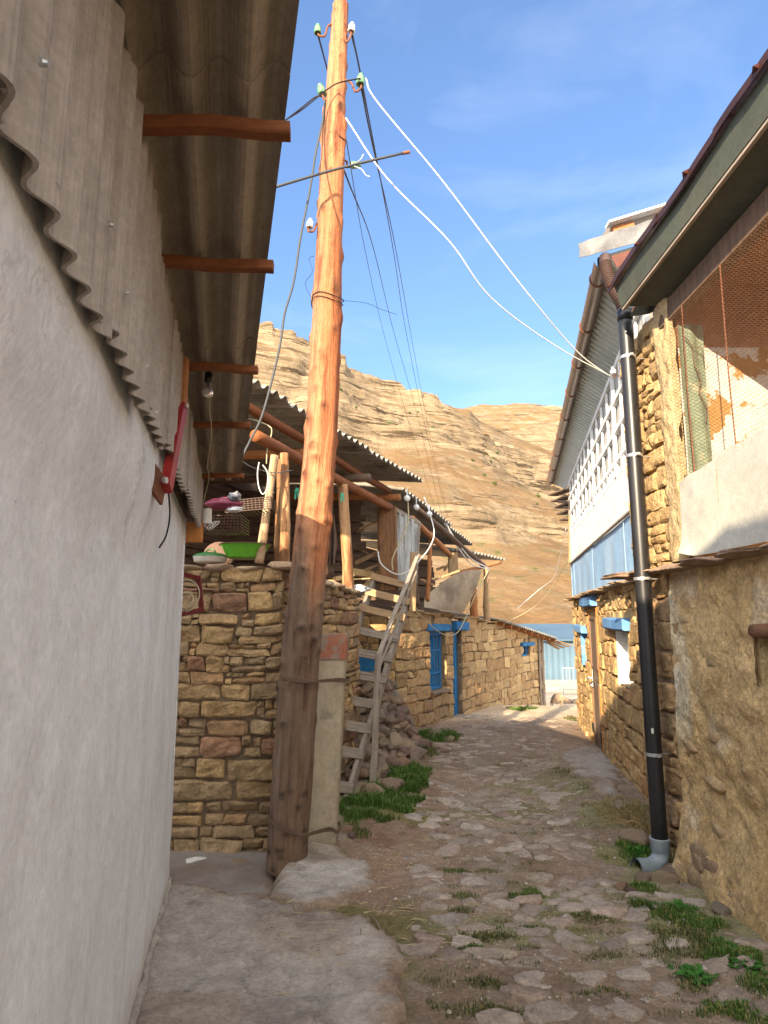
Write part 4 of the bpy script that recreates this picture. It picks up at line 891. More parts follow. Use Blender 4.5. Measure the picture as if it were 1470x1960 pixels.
m_ = MB(mTEAL); m_.beam(WB(1.02, 1.46, -.03), WB(1.92, 1.44, -.03), .14, .13, seg=6, wob=.015, seed=3); m_.build('lintel', ct)
m_ = MB(mTEAL); m_.beam(WB(2.0, 1.47, .01), WB(2.62, 1.46, .01), .20, .16, seg=6, wob=.015, seed=5); m_.build('lintel', ct)
m_ = MB(mTEAL); m_.beam(WB(2.12, -.25, -.05), WB(2.12, 1.38, -.05), .10, .12, up=(1, 0, 0), seg=5, wob=.01, seed=2)
m_.slab([WB(2.15, -.25, -.10), WB(2.46, -.25, -.12), WB(2.46, 1.40, -.12), WB(2.15, 1.40, -.10)], .03); m_.build('door', ct)
m_ = MB(mTEAL); m_.beam(WB(5.9, .99, .02), WB(6.85, .97, .02), .12, .09, seg=3); m_.build('lintel', ct)
wq = frameB(6.12, 6.6, .70, .94, -.08, mTEAL, 'window', ct, bars=(6.36,)); m_ = MB(mDARK); m_.slab([WB(6.1, .68, -.12), WB(6.62, .68, -.12), WB(6.62, .96, -.12), WB(6.1, .96, -.12)], .01); m_.build('pane', wq)
# flower-painted blue hatch and dark opening in the face behind the ladder
m_ = MB(mTEAL); m_.box((-.52, 10.12, -.05), (-.06, 10.16, 1.05)); hatch = m_.build('shutter', ct)
m_ = MB(M('orange_petal', (.75, .20, .04), rough=.7, bump=0), mDARK)
for k in range(7):
    a = k * 6.283 / 7; c = Vector((-.26 + .085 * math.cos(a), 10.105, .60 + .085 * math.sin(a))); m_.lathe([(0, 0), (.045, 0), (.045, .006), (0, .006)], c, 12, ax=(0, -1, 0))
m_.lathe([(0, .004), (.04, .004), (.04, .012), (0, .012)], (-.26, 10.105, .60), 14, 1, ax=(0, -1, 0)); m_.build('painted_flower', hatch)
m_ = MB(mDARK); m_.box((-.12, 10.30, 1.2), (.08, 10.34, 1.44)); m_.box((-.55, 10.17, -.2), (-.0, 10.2, 1.1)); m_.build('opening', ct)
# loft: roofs stepping away, posts
m_ = MB(mASBold)
for (p, q, Y0_, Y1_, L_) in (((769, 930), (866, 1006), 10.0, 12.3, 2.6), ((838, 990), (905, 1042), 11.9, 14.0, 2.6), ((858, 1047), (968, 1071), 13.2, 15.2, 2.4)):
    a, b_ = PY(p[0], p[1], Y0_), PY(q[0], q[1], Y1_); m_.corr(a, Vector((-1, .3, .10)).normalized() * L_, b_ - a, .15, .028, .008, per=8, nl=4, warp=.03, jag=.03)
m_.build('roof', ct)
m_ = MB(mPINE); m_.log(PY(790, 992, 10.0), PY(862, 1062, 12.2), .05, .05, seed=41, seg=14, wob=.03); m_.build('purlin', ct, smooth=True)
m_ = MB(mDARKW); m_.log(PY(800, 975, 10.4), PY(930, 1085, 14.3), .05, .05, seed=42, seg=14, wob=.03); m_.build('purlin', ct, smooth=True)
m_ = MB(mPINE); m_.log(PY(865, 1100, 13.4), PY(958, 1076, 14.8), .045, .045, seed=43, seg=14, wob=.03); m_.build('purlin', ct, smooth=True)
post(ct, (826, 1018), (818, 1150), 11.2, .04, .035, mPINE, 44, 4)
post(ct, (931, 1086), (932, 1190), 14.1, .07, .06, mPINE2, 45, 4)
post(ct, (905, 1126), (908, 1182), 13.4, .09, .06, mPINE, 46, 3)
post(ct, (866, 1058), (868, 1100), 12.3, .09, .06, mPINE2, 47, 2, sq=True)
post(ct, (800, 1160), (785, 1010), 10.1, .035, .035, mDARKW, 48, 2)
m_ = MB(mDARKW)
m_.prism([(-1.9, 11.5, 1.5), (1.2, 14.3, 1.4), (1.2, 14.35, 1.4), (-1.9, 11.55, 1.5)], [(-1.9, 11.5, 3.3), (1.0, 14.3, 2.75), (1.0, 14.35, 2.75), (-1.9, 11.55, 3.3)])
for i in range(9):
    z = 1.62 + i * .15; m_.beam((-1.9, 11.4 + .02 * (i % 2), z), (1.2 - .02 * i, 14.2, z + rnd.uniform(-.05, .03)), .03, .13, seg=3)
m_.build('back_boarding', ct)
m_ = MB(mDARKW)
m_.prism([(-1.6, 10.1, 1.55), (.1, 10.4, 1.55), (2.3, 14.6, 1.45), (.2, 15, 1.45)], [(-1.6, 10.1, 1.62), (.1, 10.4, 1.62), (2.3, 14.6, 1.5), (.2, 15, 1.5)]); m_.build('loft_floor', ct)
m_ = MB(mPINE2)
for (a, b_, Y1_) in (((842, 1118), (905, 1096), 13), ((836, 1090), (870, 1078), 12.6), ((880, 1130), (900, 1105), 13.2), ((850, 1092), (872, 1060), 12.4)): m_.beam(PY(*a, Y1_), PY(*b_, Y1_ + .3), .02, .05, seg=2)
m_.build_each('loose_board', ct)
# low end roof with little rafters
a, b_ = PY(946, 1186, 14.4), PY(1058, 1222, 18.2)
m_ = MB(mASBold); m_.corr(a + Vector((.12, -.1, 0)), Vector((-1, .53, .16)).normalized() * 1.8, b_ - a, .15, .022, .008, per=6); m_.build('roof', ct)
m_ = MB(mPINE)
for t in np.linspace(.08, .98, 9): c = a.lerp(b_, t) + Vector((.08, -.05, -.06)); m_.beam(c, c + Vector((-.6, .3, .08)), .07, .07)
m_.build_each('rafter', ct)
m_ = MB(mPINE2)
for k in range(4): m_.beam(PY(1050, 1222 + 3 * k, 18.2), PY(1096 - 9 * k, 1236 + 2 * k, 18.6 + .1 * k), .10, .02, seg=2)
m_.build_each('overhanging_board', ct)
m_ = MB(mGREYW); m_.beam(WB(7.3, -.9, .05), WB(7.3, 1.1, .05), .14, .06, up=(1, 0, 0), seg=4, wob=.01); m_.beam(WB(7.6, -.9, .04), WB(7.6, 1.1, .04), .08, .06, up=(1, 0, 0)); m_.build_each('door_board', ct)

# curved stained sheet leaning on the roof edge
A_, B_ = np.meshgrid(np.linspace(0, 1, 30), np.linspace(0, 1, 20), indexing='ij')
tp0, tp1 = PY(815, 1142, 10.9), PY(922, 1090, 12.6); bt0, bt1 = PY(812, 1160, 11.0), PY(885, 1172, 12.3)
Pp = (1 - B_[..., None]) * ((1 - A_[..., None]) * np.array(tp0) + A_[..., None] * np.array(tp1)) + B_[..., None] * ((1 - A_[..., None]) * np.array(bt0) + A_[..., None] * np.array(bt1))
arch = np.sin(np.pi * A_) ** 1; Pp[..., 2] += .14 * arch * (1 - B_) - .02 * B_; Pp[..., 0] += .05 * np.sin(np.pi * B_) * A_; Pp[..., 1] += .35 * (1 - B_) * (1 - A_)
m_ = MB(mTIN); m_.grid(Pp); Pq = Pp + np.array([.004, .012, 0.0]); m_.grid(Pq, flip=True); tag(m_.build('curved_sheet', smooth=True), 'large bowed sheet of stained hardboard propped between the loft roof and the cottage wall top', 'sheet')

# ================================================================== RIGHT FAR: house with white glazed balcony
X0, KR = 1.208, .182; nR = Vector((-1, KR, 0)).normalized()
def WR(Y, z=0, off=0): return Vector((X0 + KR * Y, Y, z)) + nR * off
LR = math.hypot(1, KR); YF = 11.4
bh = empty('balcony_house', (2.6, 8.5, -.1), 'stone house with white glazed timber balcony over a blue metal band, beyond the black downpipe', 'house')
m_ = MB(mSTONE, mMORT)
uR = lambda Y: (YF - Y) * LR
HR = [(uR(9.47), uR(8.5), -.6, 1.74), (uR(7.25), uR(6.42), .92, 1.47), (uR(10.45), uR(9.85), .93, 1.40)]
zbR = lambda u: Gf(*(WR(YF - u / LR).xy)) - .12
masonry(m_, WR(YF), WR(5.1), zbR, lambda u: 1.92 + .02 * math.sin(u * 3), 51, rh=(.13, .22), sw=(.16, .46), proud=.03, n=(9, 7), holes=HR, pal=PAL_B, wav=.05, split=.15, rough=.016, gap=.003, rnd_k=(.0, .12), edge=.009)
masonry(m_, WR(YF) + Vector((1.2, .3, 0)), WR(YF), -.5, 1.92, 52, pal=PAL_B, n=(4, 3), rh=(.13, .22))
m_.build('wall', bh, smooth=False)
cs = MB(mROCK); rnd = random.Random(18); Yc = 5.1
while Yc < YF + .05:
    l_ = rnd.uniform(.10, .22); p = WR(Yc + l_, 1.935 + rnd.uniform(-.01, .012), .03 + rnd.uniform(-.015, .015)); cs.grid(rockV(p, (l_ * 1.02, .13, .02), int(Yc * 77), ang=math.pi / 2 - .18), 0, rnd.choice([(.40, .28, .17), (.44, .31, .19), (.36, .26, .17)])); Yc += l_ * 2
cs.build_each('ledge_stone', bh, smooth=True)
# balcony volume
m_ = MB(mWPAINT)
zt = lambda Y: float(np.interp(Y, [5, 11.6], [4.25, 3.98]))
m_.prism([WR(5.0, 1.96, -.12), WR(11.5, 1.96, -.12), WR(11.5, 1.96, -.12) + Vector((3, 0, 0)), WR(5.0, 1.96, -.12) + Vector((3, 0, 0))], [WR(5.0, 4.28, -.12), WR(11.5, 4.0, -.12), WR(11.5, 4.0, -.12) + Vector((3, 0, 0)), WR(5.0, 4.28, -.12) + Vector((3, 0, 0))]); m_.build('balcony_body', bh)
m_ = MB(mBLUES); Ys = np.linspace(5.0, 11.46, 130); Zs = np.linspace(1.96, 2.56, 10); A_, B_ = np.meshgrid(Ys, Zs, indexing='ij')
off = .012 + .010 * fbm(A_ * 1.1, B_ * 1.2, 0, 3, 4) + .006 * np.sin(A_ * 9 + B_) * (B_ < 2.4)
P_ = np.stack([X0 + KR * A_ + nR.x * off, A_ + nR.y * off, B_ + .006 * vn(A_ * 3, B_, 0) * (B_ < 2)], -1); m_.grid(P_, flip=False); bl_ = m_.build('blue_band', bh, smooth=True)
m_ = MB(mBLUES)
for Yj in np.arange(6.3, 11.4, 2.3): m_.beam(WR(Yj, 1.98, .022), WR(Yj, 2.54, .022), .004, .012, up=(0, 1, 0))
m_.build_each('sheet_seam', bl_)
m_ = MB(mBLUES); m_.beam(WR(11.48, 1.96, -.02), WR(11.48, 2.55, -.02), .06, .06, up=(1, 0, 0)); m_.build('blue_corner', bh)
m_ = MB(mWPAINT)
Yk = 5.02; i = 0; rnd = random.Random(3)                     # vertical boards below the glazing
while Yk < 11.45:
    m_.beam(WR(Yk + .05, 2.56, -.012 + .001 * (i % 2)), WR(Yk + .05, 3.06, -.012 + .001 * (i % 2)), .099, .02, up=tuple(nR), ch=.06); Yk += .102; i += 1
m_.build('boarding', bh)
m_ = MB(mGREYW); m_.beam(WR(4.95, 2.575, .028), WR(11.5, 2.555, .028), .03, .022, seg=20, wob=.004); m_.build('drip_batten', bh)
m_ = MB(mWPAINT)
zr = lambda Y, f: 3.07 + f * (zt(Y) - 3.07)
for f in (0, .14, .42, .70, .985):
    m_.beam(WR(4.95, zr(4.95, f), -.02), WR(11.5, zr(11.5, f), -.02), .04, .06 if f else .07, ch=.06)
i = 0
for Yk in np.arange(5.0, 11.52, .42):
    big = i % 4 == 0; m_.beam(WR(Yk, 3.06, -.005 if big else -.015), WR(Yk, zr(Yk, .98), -.02 if big else -.022), .10 if big else .06, .03 if big else .022, up=tuple(nR), ch=.06); i += 1
for Yk in np.arange(5.15, 11.5, .30): m_.beam(WR(Yk, 3.06, -.02), WR(Yk, zr(Yk, .14), -.025), .05, .045, up=tuple(nR), ch=.06)
sash = m_.build('glazing_frame', bh)
m_ = MB(mGLASSD)
for Yk in np.arange(5.0, 11.5, .30): m_.slab([WR(Yk, 3.07, -.040), WR(Yk + .29, 3.07, -.040), WR(Yk + .29, zr(Yk, .98), -.040), WR(Yk, zr(Yk, .98), -.040)], .004)
m_.build('pane', sash)
# eaves: soffit, fascia, gutter
g0, g1 = PY(1152, 505, 5.05), PY(1052, 926, 12.2)
w0, w1 = WR(5.0, 4.27, -.01), WR(11.9, 3.97, -.01)
m_ = MB(mSOFFIT); nrib = 72
gi0, gi1 = g0 + Vector((.06, 0, .01)), g1 + Vector((.05, 0, .01))
for k in range(nrib):
    t0, t1, t2, t3 = k / nrib, (k + .45) / nrib, (k + .55) / nrib, (k + 1) / nrib
    P0, P1, P2, P3 = [(gi0.lerp(gi1, t), w0.lerp(w1, t)) for t in (t0, t1, t2, t3)]; dz = Vector((0, 0, .014))
    m_.add([P0[0], P0[1], P1[1], P1[0]], [(0, 1, 2, 3)]); m_.add([P1[0], P1[1], P2[1] + dz, P2[0] + dz], [(0, 1, 2, 3)]); m_.add([P2[0] + dz, P2[1] + dz, P3[1] + dz, P3[0] + dz], [(0, 1, 2, 3)]); m_.add([P3[0] + dz, P3[1] + dz, P3[1], P3[0]], [(0, 1, 2, 3)])
m_.build('soffit', bh)
m_ = MB(mDARKW); m_.beam(gi0 + Vector((-.005, 0, .03)), gi1 + Vector((-.005, 0, .03)), .03, .10); m_.build('fascia', bh)
m_ = MB(M('gutter_metal', (.20, .15, .12), (.30, .26, .23), 3, bump=.2, bscale=30, dist=.003, rough=.35, metal=.5, spec=.5), mDARK)
n = 40; A = [g0.lerp(g1, t) for t in np.linspace(0, 1, n)]; sec = [(math.cos(a), math.sin(a)) for a in np.linspace(math.pi * .98, 2 * math.pi + .02, 10)]
V = []; 
for p in A:
    for c_, s_ in sec: V.append((p.x + .062 * c_, p.y, p.z + .065 * s_ + .03))
k = len(sec); Fc = [(i * k + j, i * k + j + 1, (i + 1) * k + j + 1, (i + 1) * k + j) for i in range(n - 1) for j in range(k - 1)]
m_.add(V, Fc); gt = m_.build('gutter', bh, smooth=True)
m_ = MB(mRUST)
for t in np.linspace(.04, .97, 9):
    p = g0.lerp(g1, t); m_.tube([(p.x + .068 * math.cos(a), p.y, p.z + .03 + .071 * math.sin(a)) for a in np.linspace(math.pi * .75, 2.1 * math.pi, 12)], .006, 5)
m_.build_each('gutter_bracket', gt)
m_ = MB(mSOFFIT); rs = Vector((3.0, 0, .95)); m_.corr(g0 + Vector((-.02, 0, .06)), rs, g1 - g0, .2, .02, .004, per=6, nl=2); m_.build('roof', bh)
# verge at the near gable: flashing and timber
m_ = MB(mGALV); q = [PY(1108, 468, 5.0), PY(1110, 492, 4.98), PY(1180, 480, 5.0), PY(1300, 440, 5.0), PY(1302, 408, 5.0), PY(1172, 457, 5.02)]
A_, B_ = np.meshgrid(np.linspace(0, 1, 24), np.linspace(0, 1, 5), indexing='ij'); t_, b__ = [np.array(v) for v in (PY(1108, 464, 5), PY(1108, 494, 5))], [np.array(v) for v in (PY(1300, 404, 5), PY(1300, 442, 5))]
P_ = (1 - A_[..., None]) * ((1 - B_[..., None]) * t_[0] + B_[..., None] * t_[1]) + A_[..., None] * ((1 - B_[..., None]) * b__[0] + B_[..., None] * b__[1]); P_[..., 1] += .015 * fbm(A_ * 6, B_ * 2, 0, 3, 5); P_[..., 2] += .012 * vn(A_ * 9, 0 * B_, 1)
m_.grid(P_, 0, (.38, .36, .34)); m_.grid(P_ + np.array([0, .006, 0]), 0, (.38, .36, .34), flip=True); m_.build('flashing', bh, smooth=True)
m_ = MB(mWPAINT); m_.beam(PY(1162, 430, 5.15), PY(1305, 386, 5.15), .10, .02); m_.build('verge_trim', bh)
m_ = MB(mPINE)
m_.beam(PY(1172, 442, 5.2), PY(1212, 432, 5.2), .05, .06); m_.beam(PY(1279, 398, 5.15), PY(1276, 428, 5.15), .05, .06, up=(1, 0, 0)); m_.build_each('verge_timber', bh)
m_ = MB(mASB); m_.beam(PY(1162, 446, 5.3), PY(1300, 408, 5.3), .2, .07); m_.build('verge_board', bh)
# door, lintels, niche
m_ = MB(mDOORB); m_.slab([WR(9.42, -.22, .0), WR(8.56, -.22, .0), WR(8.56, 1.70, .0), WR(9.42, 1.70, .0)][::-1], .04); dd_ = m_.build('door', bh)
m_ = MB(mDOORB)
for (ya, yb, za, zb_) in ((9.30, 8.70, .95, 1.6), (9.30, 8.70, -.1, .75)):
    for a, b_ in (((ya, za), (yb, za)), ((yb, za), (yb, zb_)), ((yb, zb_), (ya, zb_)), ((ya, zb_), (ya, za))): m_.beam(WR(a[0], a[1], .012), WR(b_[0], b_[1], .012), .02, .02, up=tuple(nR))
m_.build('door_moulding', dd_)
m_ = MB(mGALV); c = WR(9.22, .80, .03); m_.beam(WR(9.25, .68, .02), WR(9.25, .92, .02), .05, .01, up=tuple(nR)); m_.tube([c, c + nR * .06, c + nR * .06 + Vector((0, -.14, 0))], .011, 8); m_.lathe([(0, 0), (.022, 0), (.022, .03), (0, .03)], WR(9.25, .70, .02), 12, ax=tuple(nR)); m_.build('handle', dd_)
m_ = MB(mBLK)
for z in (.12, ): m_.beam(WR(9.4, z - .06, .02), WR(9.4, z + .06, .02), .05, .03, up=tuple(nR)); m_.beam(WR(8.6, z - .08, .02), WR(8.6, z + .06, .02), .05, .03, up=tuple(nR))
m_.build_each('hinge', dd_)
m_ = MB(mOXIDE); m_.beam(WR(8.52, -.25, .0), WR(8.52, 1.74, .0), .05, .06, up=tuple(nR)); m_.beam(WR(9.45, -.25, -.02), WR(9.45, 1.74, -.02), .05, .06, up=tuple(nR)); m_.beam(WR(9.46, 1.73, -.0), WR(8.5, 1.73, -.0), .05, .04); m_.build('door_frame', bh)
m_ = MB(mBLUE); m_.beam(WR(9.75, 1.83, .02), WR(8.45, 1.84, .02), .16, .13, seg=6, wob=.015, seed=6); m_.build('lintel', bh)
m_ = MB(mBLUE); m_.beam(WR(7.5, 1.55, .02), WR(6.25, 1.55, .02), .16, .12, seg=6, wob=.012, seed=7); m_.build('lintel', bh)
m_ = MB(mBLUE); m_.beam(WR(10.65, 1.46, .02), WR(9.7, 1.45, .02), .14, .11, seg=5, wob=.015, seed=8); m_.beam(WR(10.0, 1.42, .01), WR(9.97, .93, .01), .08, .10, up=tuple(nR), seg=4, wob=.012); m_.build('lintel', bh)
m_ = MB(mWPAINT); a, b_ = WR(7.27, 0, -.10), WR(6.40, 0, -.10)
m_.slab([Vector((a.x, a.y, .90)), Vector((b_.x, b_.y, .90)), Vector((b_.x, b_.y, 1.49)), Vector((a.x, a.y, 1.49))][::-1], .02)
m_.prism([WR(7.27, .90, 0), WR(7.20, .90, 0), WR(7.20, .90, -.1), WR(7.27, .90, -.1)], [WR(7.27, 1.49, 0), WR(7.20, 1.49, 0), WR(7.20, 1.49, -.1), WR(7.27, 1.49, -.1)]); m_.build('niche_lining', bh)
m_ = MB(mMUD2); a, b_ = WR(10.5, 0, -.1), WR(9.8, 0, -.1); m_.slab([Vector((a.x, a.y, .9)), Vector((b_.x, b_.y, .9)), Vector((b_.x, b_.y, 1.42)), Vector((a.x, a.y, 1.42))][::-1], .02); m_.build('blocked_window', bh)
# old shingled eave peeping past the far corner
lean = MB(mDARKW)
for k in range(5):
    a, b_ = PY(1057 + 6 * k, 948 + 12 * k, 13.2), PY(1092, 936 + 14 * k, 12.6); lean.beam(a, b_, .22, .035, seg=2)
for k in range(3): lean.beam(PY(1070 + 7 * k, 960 + 10 * k, 12.9), PY(1092, 962 + 10 * k, 12.5), .06, .06)
lean.build('rear_eave', bh)
m_ = MB(mPINE2); m_.beam(PY(1091, 945, 12.3), PY(1091, 1082, 12.3), .05, .05, up=(1, 0, 0)); m_.build('corner_post', bh)
m_ = MB(mPORC, mRUST); c = WR(6.25, 0, .04); c.z = PL(1180, 715, X0, KR).z; m_.lathe([(0, .05), (.018, .05), (.02, .02), (.03, .015), (.03, -.02), (0, -.02)], c, 14); m_.tube([c + Vector((0, 0, -.02)), c + Vector((.0, 0, -.05)), c - nR * .06 + Vector((0, 0, -.04))], .006, 6, 1); m_.build('insulator', bh, smooth=True)

# ================================================================== RIGHT NEAR: mud-rendered house
nh = empty('mud_rendered_house', (2.4, 3.5, 0), 'mud-rendered house with wire-mesh upper opening and black downpipe, right of the lane', 'house')
m_ = MB(mMUD)
Ys = np.arange(-1.5, 4.62, .02); Zs = np.linspace(-.3, 1.95, 112); A_, B_ = np.meshgrid(Ys, Zs, indexing='ij'); gz = G(A_ * 0 + 1.9, A_)
flare = -.10 * sst(.45, -.05, B_ - gz)
off = flare - .018 * fbm(A_ * 1.7, B_ * 1.7, 0, 4, 61) - .013 * fbm(A_ * 9, B_ * 9, 0, 4, 62) - .02 * np.clip(fbm(A_ * 2.2, B_ * 3.0, 3, 3, 66), 0, 1)
mk = ~((A_[:-1, :-1] > 2.75) & (A_[:-1, :-1] < 3.60) & (B_[:-1, :-1] > 1.24) & (B_[:-1, :-1] < 1.50))
pal = 1 + .10 * fbm(A_ * 1.2, B_ * 1.0, 0, 3, 70)
limey = sst(.25, .6, fbm(A_ * 1.3, B_ * .8, 8, 5, 71)) * sst(.5, 1.0, B_)
colr = np.stack([pal * (1 + .12 * limey), pal * (1 + .35 * limey), pal * (1 + .8 * limey)], -1)
m_.grid(np.stack([2.0 + off, A_, B_], -1), 0, colr, mask=mk, flip=True)
m_.grid(np.array([[(2.0, y, 1.95), (4.6, y, 1.95)] for y in (-1.5, 4.62)], float)); m_.build('wall', nh, smooth=True)
m_ = MB(mMUD2); m_.box((2.0, 2.7, 1.0), (2.45, 2.745, 1.55)); m_.box((2.03, 3.605, 1.0), (2.45, 3.65, 1.55)); m_.box((2.45, 2.7, 1.0), (2.5, 3.65, 1.55)); m_.box((2.02, 2.7, 1.15), (2.5, 3.65, 1.245)); m_.box((2.02, 2.7, 1.502), (2.5, 3.65, 1.54)); m_.build('niche', nh)
m_ = MB(mDARKW); m_.log((2.01, 2.6, 1.54), (2.01, 3.60, 1.54), .04, .04, col=(1.6, 1.2, 1.0), seed=5, seg=10, knots=3); m_.build('lintel', nh, smooth=True)
bs_ = MB(mROCK); rnd = random.Random(31)
for k in range(26):                                     # stones showing through at the foot
    y = rnd.uniform(2.6, 4.6); z = Gf(1.95, y) + abs(rnd.gauss(0, .07)); s_ = rnd.uniform(.05, .13)
    bs_.grid(rockV((2.015 - .085 * float(sst(.45, -.05, z)) , y, z), (.04, s_ * 1.2, s_ * .55), k + 900, ang=rnd.uniform(-.1, .1)), 0, rnd.choice([(.30, .22, .14), (.34, .25, .15), (.37, .27, .16), (.28, .19, .13)]))
for k in range(6):
    y = rnd.uniform(4.05, 4.5); z = rnd.uniform(.3, 1.85); s_ = rnd.uniform(.05, .09); bs_.grid(rockV((2.012, y, z), (.035, s_ * 1.3, s_ * .6), k + 950), 0, rnd.choice([(.36, .27, .16), (.40, .29, .17)]))
bs_.build_each('footing_stone', nh, smooth=True)
m_ = MB(mSTONE, mMORT, mMUD2)
masonry(m_, Vector((2.02, 5.25, 0)), Vector((2.02, 4.45, 0)), -.1, 1.93, 71, rh=(.14, .26), sw=(.2, .42), proud=.02, n=(9, 8), pal=[(.38, .27, .16), (.42, .31, .19), (.33, .25, .17)], rough=.02, wav=.02)
masonry(m_, Vector((2.02, 5.25, 0)), Vector((2.02, 4.50, 0)), 1.98, 3.86, 72, rh=(.08, .16), sw=(.08, .22), proud=.035, n=(8, 7), pal=[(.40, .30, .17), (.43, .32, .18), (.36, .265, .15)], rough=.018, gap=.006, wav=.03, rnd_k=(.0, .15), matm=2)
masonry(m_, Vector((2.9, 5.25, 0)), Vector((2.02, 5.25, 0)), 0, 3.8, 73, pal=PAL_B, n=(4, 3))
m_.build('pier', nh, smooth=False)
m_ = MB(mMUD2); Ys = np.arange(4.25, 4.56, .015); Zs = np.linspace(1.98, 3.82, 110); A_, B_ = np.meshgrid(Ys, Zs, indexing='ij')
off = -.03 - .016 * fbm(A_ * 8, B_ * 6, 0, 4, 5) + .05 * sst(4.48, 4.56, A_) + .03 * sst(4.28, 4.25, A_); m_.grid(np.stack([2.0 + off, A_, B_], -1), 0, (.82, .80, .78), flip=True)
m_.build('clay_reveal', nh, smooth=True)
cs = MB(mROCK); Yc = 1.0; rnd = random.Random(6)
while Yc < 5.2:
    l_ = rnd.uniform(.13, .30); cs.grid(rockV((1.98 + rnd.uniform(-.02, .02), Yc + l_, 1.945 + rnd.uniform(-.012, .012)), (.15, l_ * 1.03, .024), int(Yc * 91), nv=16), 0, rnd.choice([(.30, .21, .15), (.34, .24, .17), (.28, .19, .14)])); Yc += l_ * 2
cs.build_each('ledge_stone', nh, smooth=True)
# parapet sheets
for i, (ya, yb, zb_, ztp, wv) in enumerate(((4.24, 3.74, 1.985, 2.52, .02), (3.78, 2.35, 1.99, 2.56, .012), (2.38, .9, 1.99, 2.58, .015))):
    m_ = MB(mSHEETW); A_, B_ = np.meshgrid(np.linspace(ya, yb, 26), np.linspace(0, 1, 14), indexing='ij')
    off = -.045 - .012 * (i % 2) + wv * fbm(A_ * 2, B_ * 1.3, i, 3, 80 + i) * 1.0 - .03 * sst(.15, 0, B_) * (i == 0) * sst(3.85, 4.2, A_)
    Zz = zb_ + (ztp - zb_) * B_ + .01 * vn(A_ * 4, B_ * 0, i) * B_ - .03 * sst(4.05, 4.24, A_) * B_ + .035 * (1 - B_) * sst(4.0, 4.24, A_) * (i == 0)
    P_ = np.stack([2.0 + off, A_, Zz], -1); m_.grid(P_, flip=False); m_.grid(P_ + np.array([.003, 0, 0]), flip=True)
    m_.build('parapet_sheet', nh, smooth=True)
# chain-link mesh
m_ = MB(mWIRE); p_ = .0245; zz = np.arange(2.50, 3.66, p_ / 2); V = []; Fc = []; base = 0; Vs = []
for i, y in enumerate(np.arange(1.7, 4.26, p_)):
    k = np.arange(len(zz)); yy_ = y + (p_ / 2) * 1.06 * np.where(k % 2 == 0, -1, 1) * 1.0; xx = 1.965 + .0015 * np.where(k % 2 == 0, 1, -1) + .008 * vn(y * 2, zz * 2, 0, 3)
    c = np.stack([xx, yy_ + .006 * vn(zz * 3, y, 1), zz + .004 * vn(zz * 2, y * 2, 5)], -1); r_ = .00135
    for dx, dy in ((r_, 0), (-r_ * .5, r_ * .87), (-r_ * .5, -r_ * .87)): Vs.append(c + np.array([dx, dy, 0]))
    n = len(zz)
    for a in range(3):
        b_ = (a + 1) % 3; Fc += [(base + a * n + j, base + b_ * n + j, base + b_ * n + j + 1, base + a * n + j + 1) for j in range(n - 1)]
    base += 3 * n
m_.add(np.concatenate(Vs), Fc); m_.build('wire_mesh', nh)
m_ = MB(mRUST)
for (y, r_) in ((4.05, .004), (3.55, .004), (2.6, .004)): m_.tube([(1.972, y, 2.5), (1.972, y + .01, 3.0), (1.972, y, 3.65)], r_, 5)
m_.build_each('mesh_stay', nh)
# room behind the mesh
m_ = MB(mINNERW); A_, B_ = np.meshgrid(np.linspace(2.03, 3.6, 50), np.linspace(1.96, 3.45, 50), indexing='ij'); m_.grid(np.stack([A_, 4.27 + .01 * fbm(A_ * 3, B_ * 3, 0, 3, 7), B_], -1), flip=False); m_.build('inner_wall', nh, smooth=True)
m_ = MB(mINNERB); m_.box((2.03, 4.26, 3.45), (4.5, 4.30, 3.95)); m_.box((3.6, 4.255, 1.96), (4.5, 4.30, 3.45)); m_.box((4.5, -1.5, 1.9), (4.55, 4.3, 3.95)); m_.box((2.03, -1.5, 3.90), (4.55, 4.3, 3.94)); m_.box((3.05, 4.10, 1.96), (3.4, 4.25, 3.4)); m_.build('room_lining', nh)
m_ = MB(mGREENNET); A_, B_ = np.meshgrid(np.linspace(2.02, 2.19, 14), np.linspace(2.35, 3.60, 60), indexing='ij'); m_.grid(np.stack([A_, 4.235 + .012 * np.sin(A_ * 60 + B_ * 3) + .01 * vn(A_ * 9, B_ * 6), B_], -1)); m_.build('green_netting', nh, smooth=True)
m_ = MB(mDARKW)
m_.tube(crv([(2.05, 4.2, 3.5), (2.09, 4.19, 3.42), (2.1, 4.2, 3.3), (2.13, 4.19, 3.2), (2.12, 4.2, 3.1), (2.16, 4.2, 3.0), (2.15, 4.2, 2.9)]), .004, 5); m_.tube(crv([(2.09, 4.19, 3.42), (2.15, 4.18, 3.40), (2.17, 4.2, 3.3)]), .003, 5); m_.build('dry_vine', nh)
# eaves
m_ = MB(mDARKW); m_.box((1.975, -1.5, 3.65), (2.05, 4.50, 3.80)); m_.build('wall_plate', nh)
m_ = MB(mGREENB); m_.box((1.972, -1.5, 3.70), (1.9755 - .0005, 4.2, 3.785)) if False else None
m_.slab([(1.775, -1.5, 3.862), (2.03, -1.5, 3.80), (2.03, 4.35, 3.80), (1.775, 4.48, 3.862)], .012)
m_.build('soffit_board', nh)
m_ = MB(mGREENB); m_.prism([(1.755, -1.5, 3.87), (1.775, -1.5, 3.87), (1.735, -1.5, 4.03), (1.715, -1.5, 4.03)], [(1.755, 4.52, 3.87), (1.775, 4.52, 3.87), (1.735, 4.52, 4.03), (1.715, 4.52, 4.03)]); m_.build('fascia', nh)
m_ = MB(mGREYW)
m_.beam((1.770, -1.5, 3.853), (1.768, 4.50, 3.853), .022, .018, seg=30, wob=.006); m_.build('fascia_batten', nh)
m_ = MB(mBROWNS)
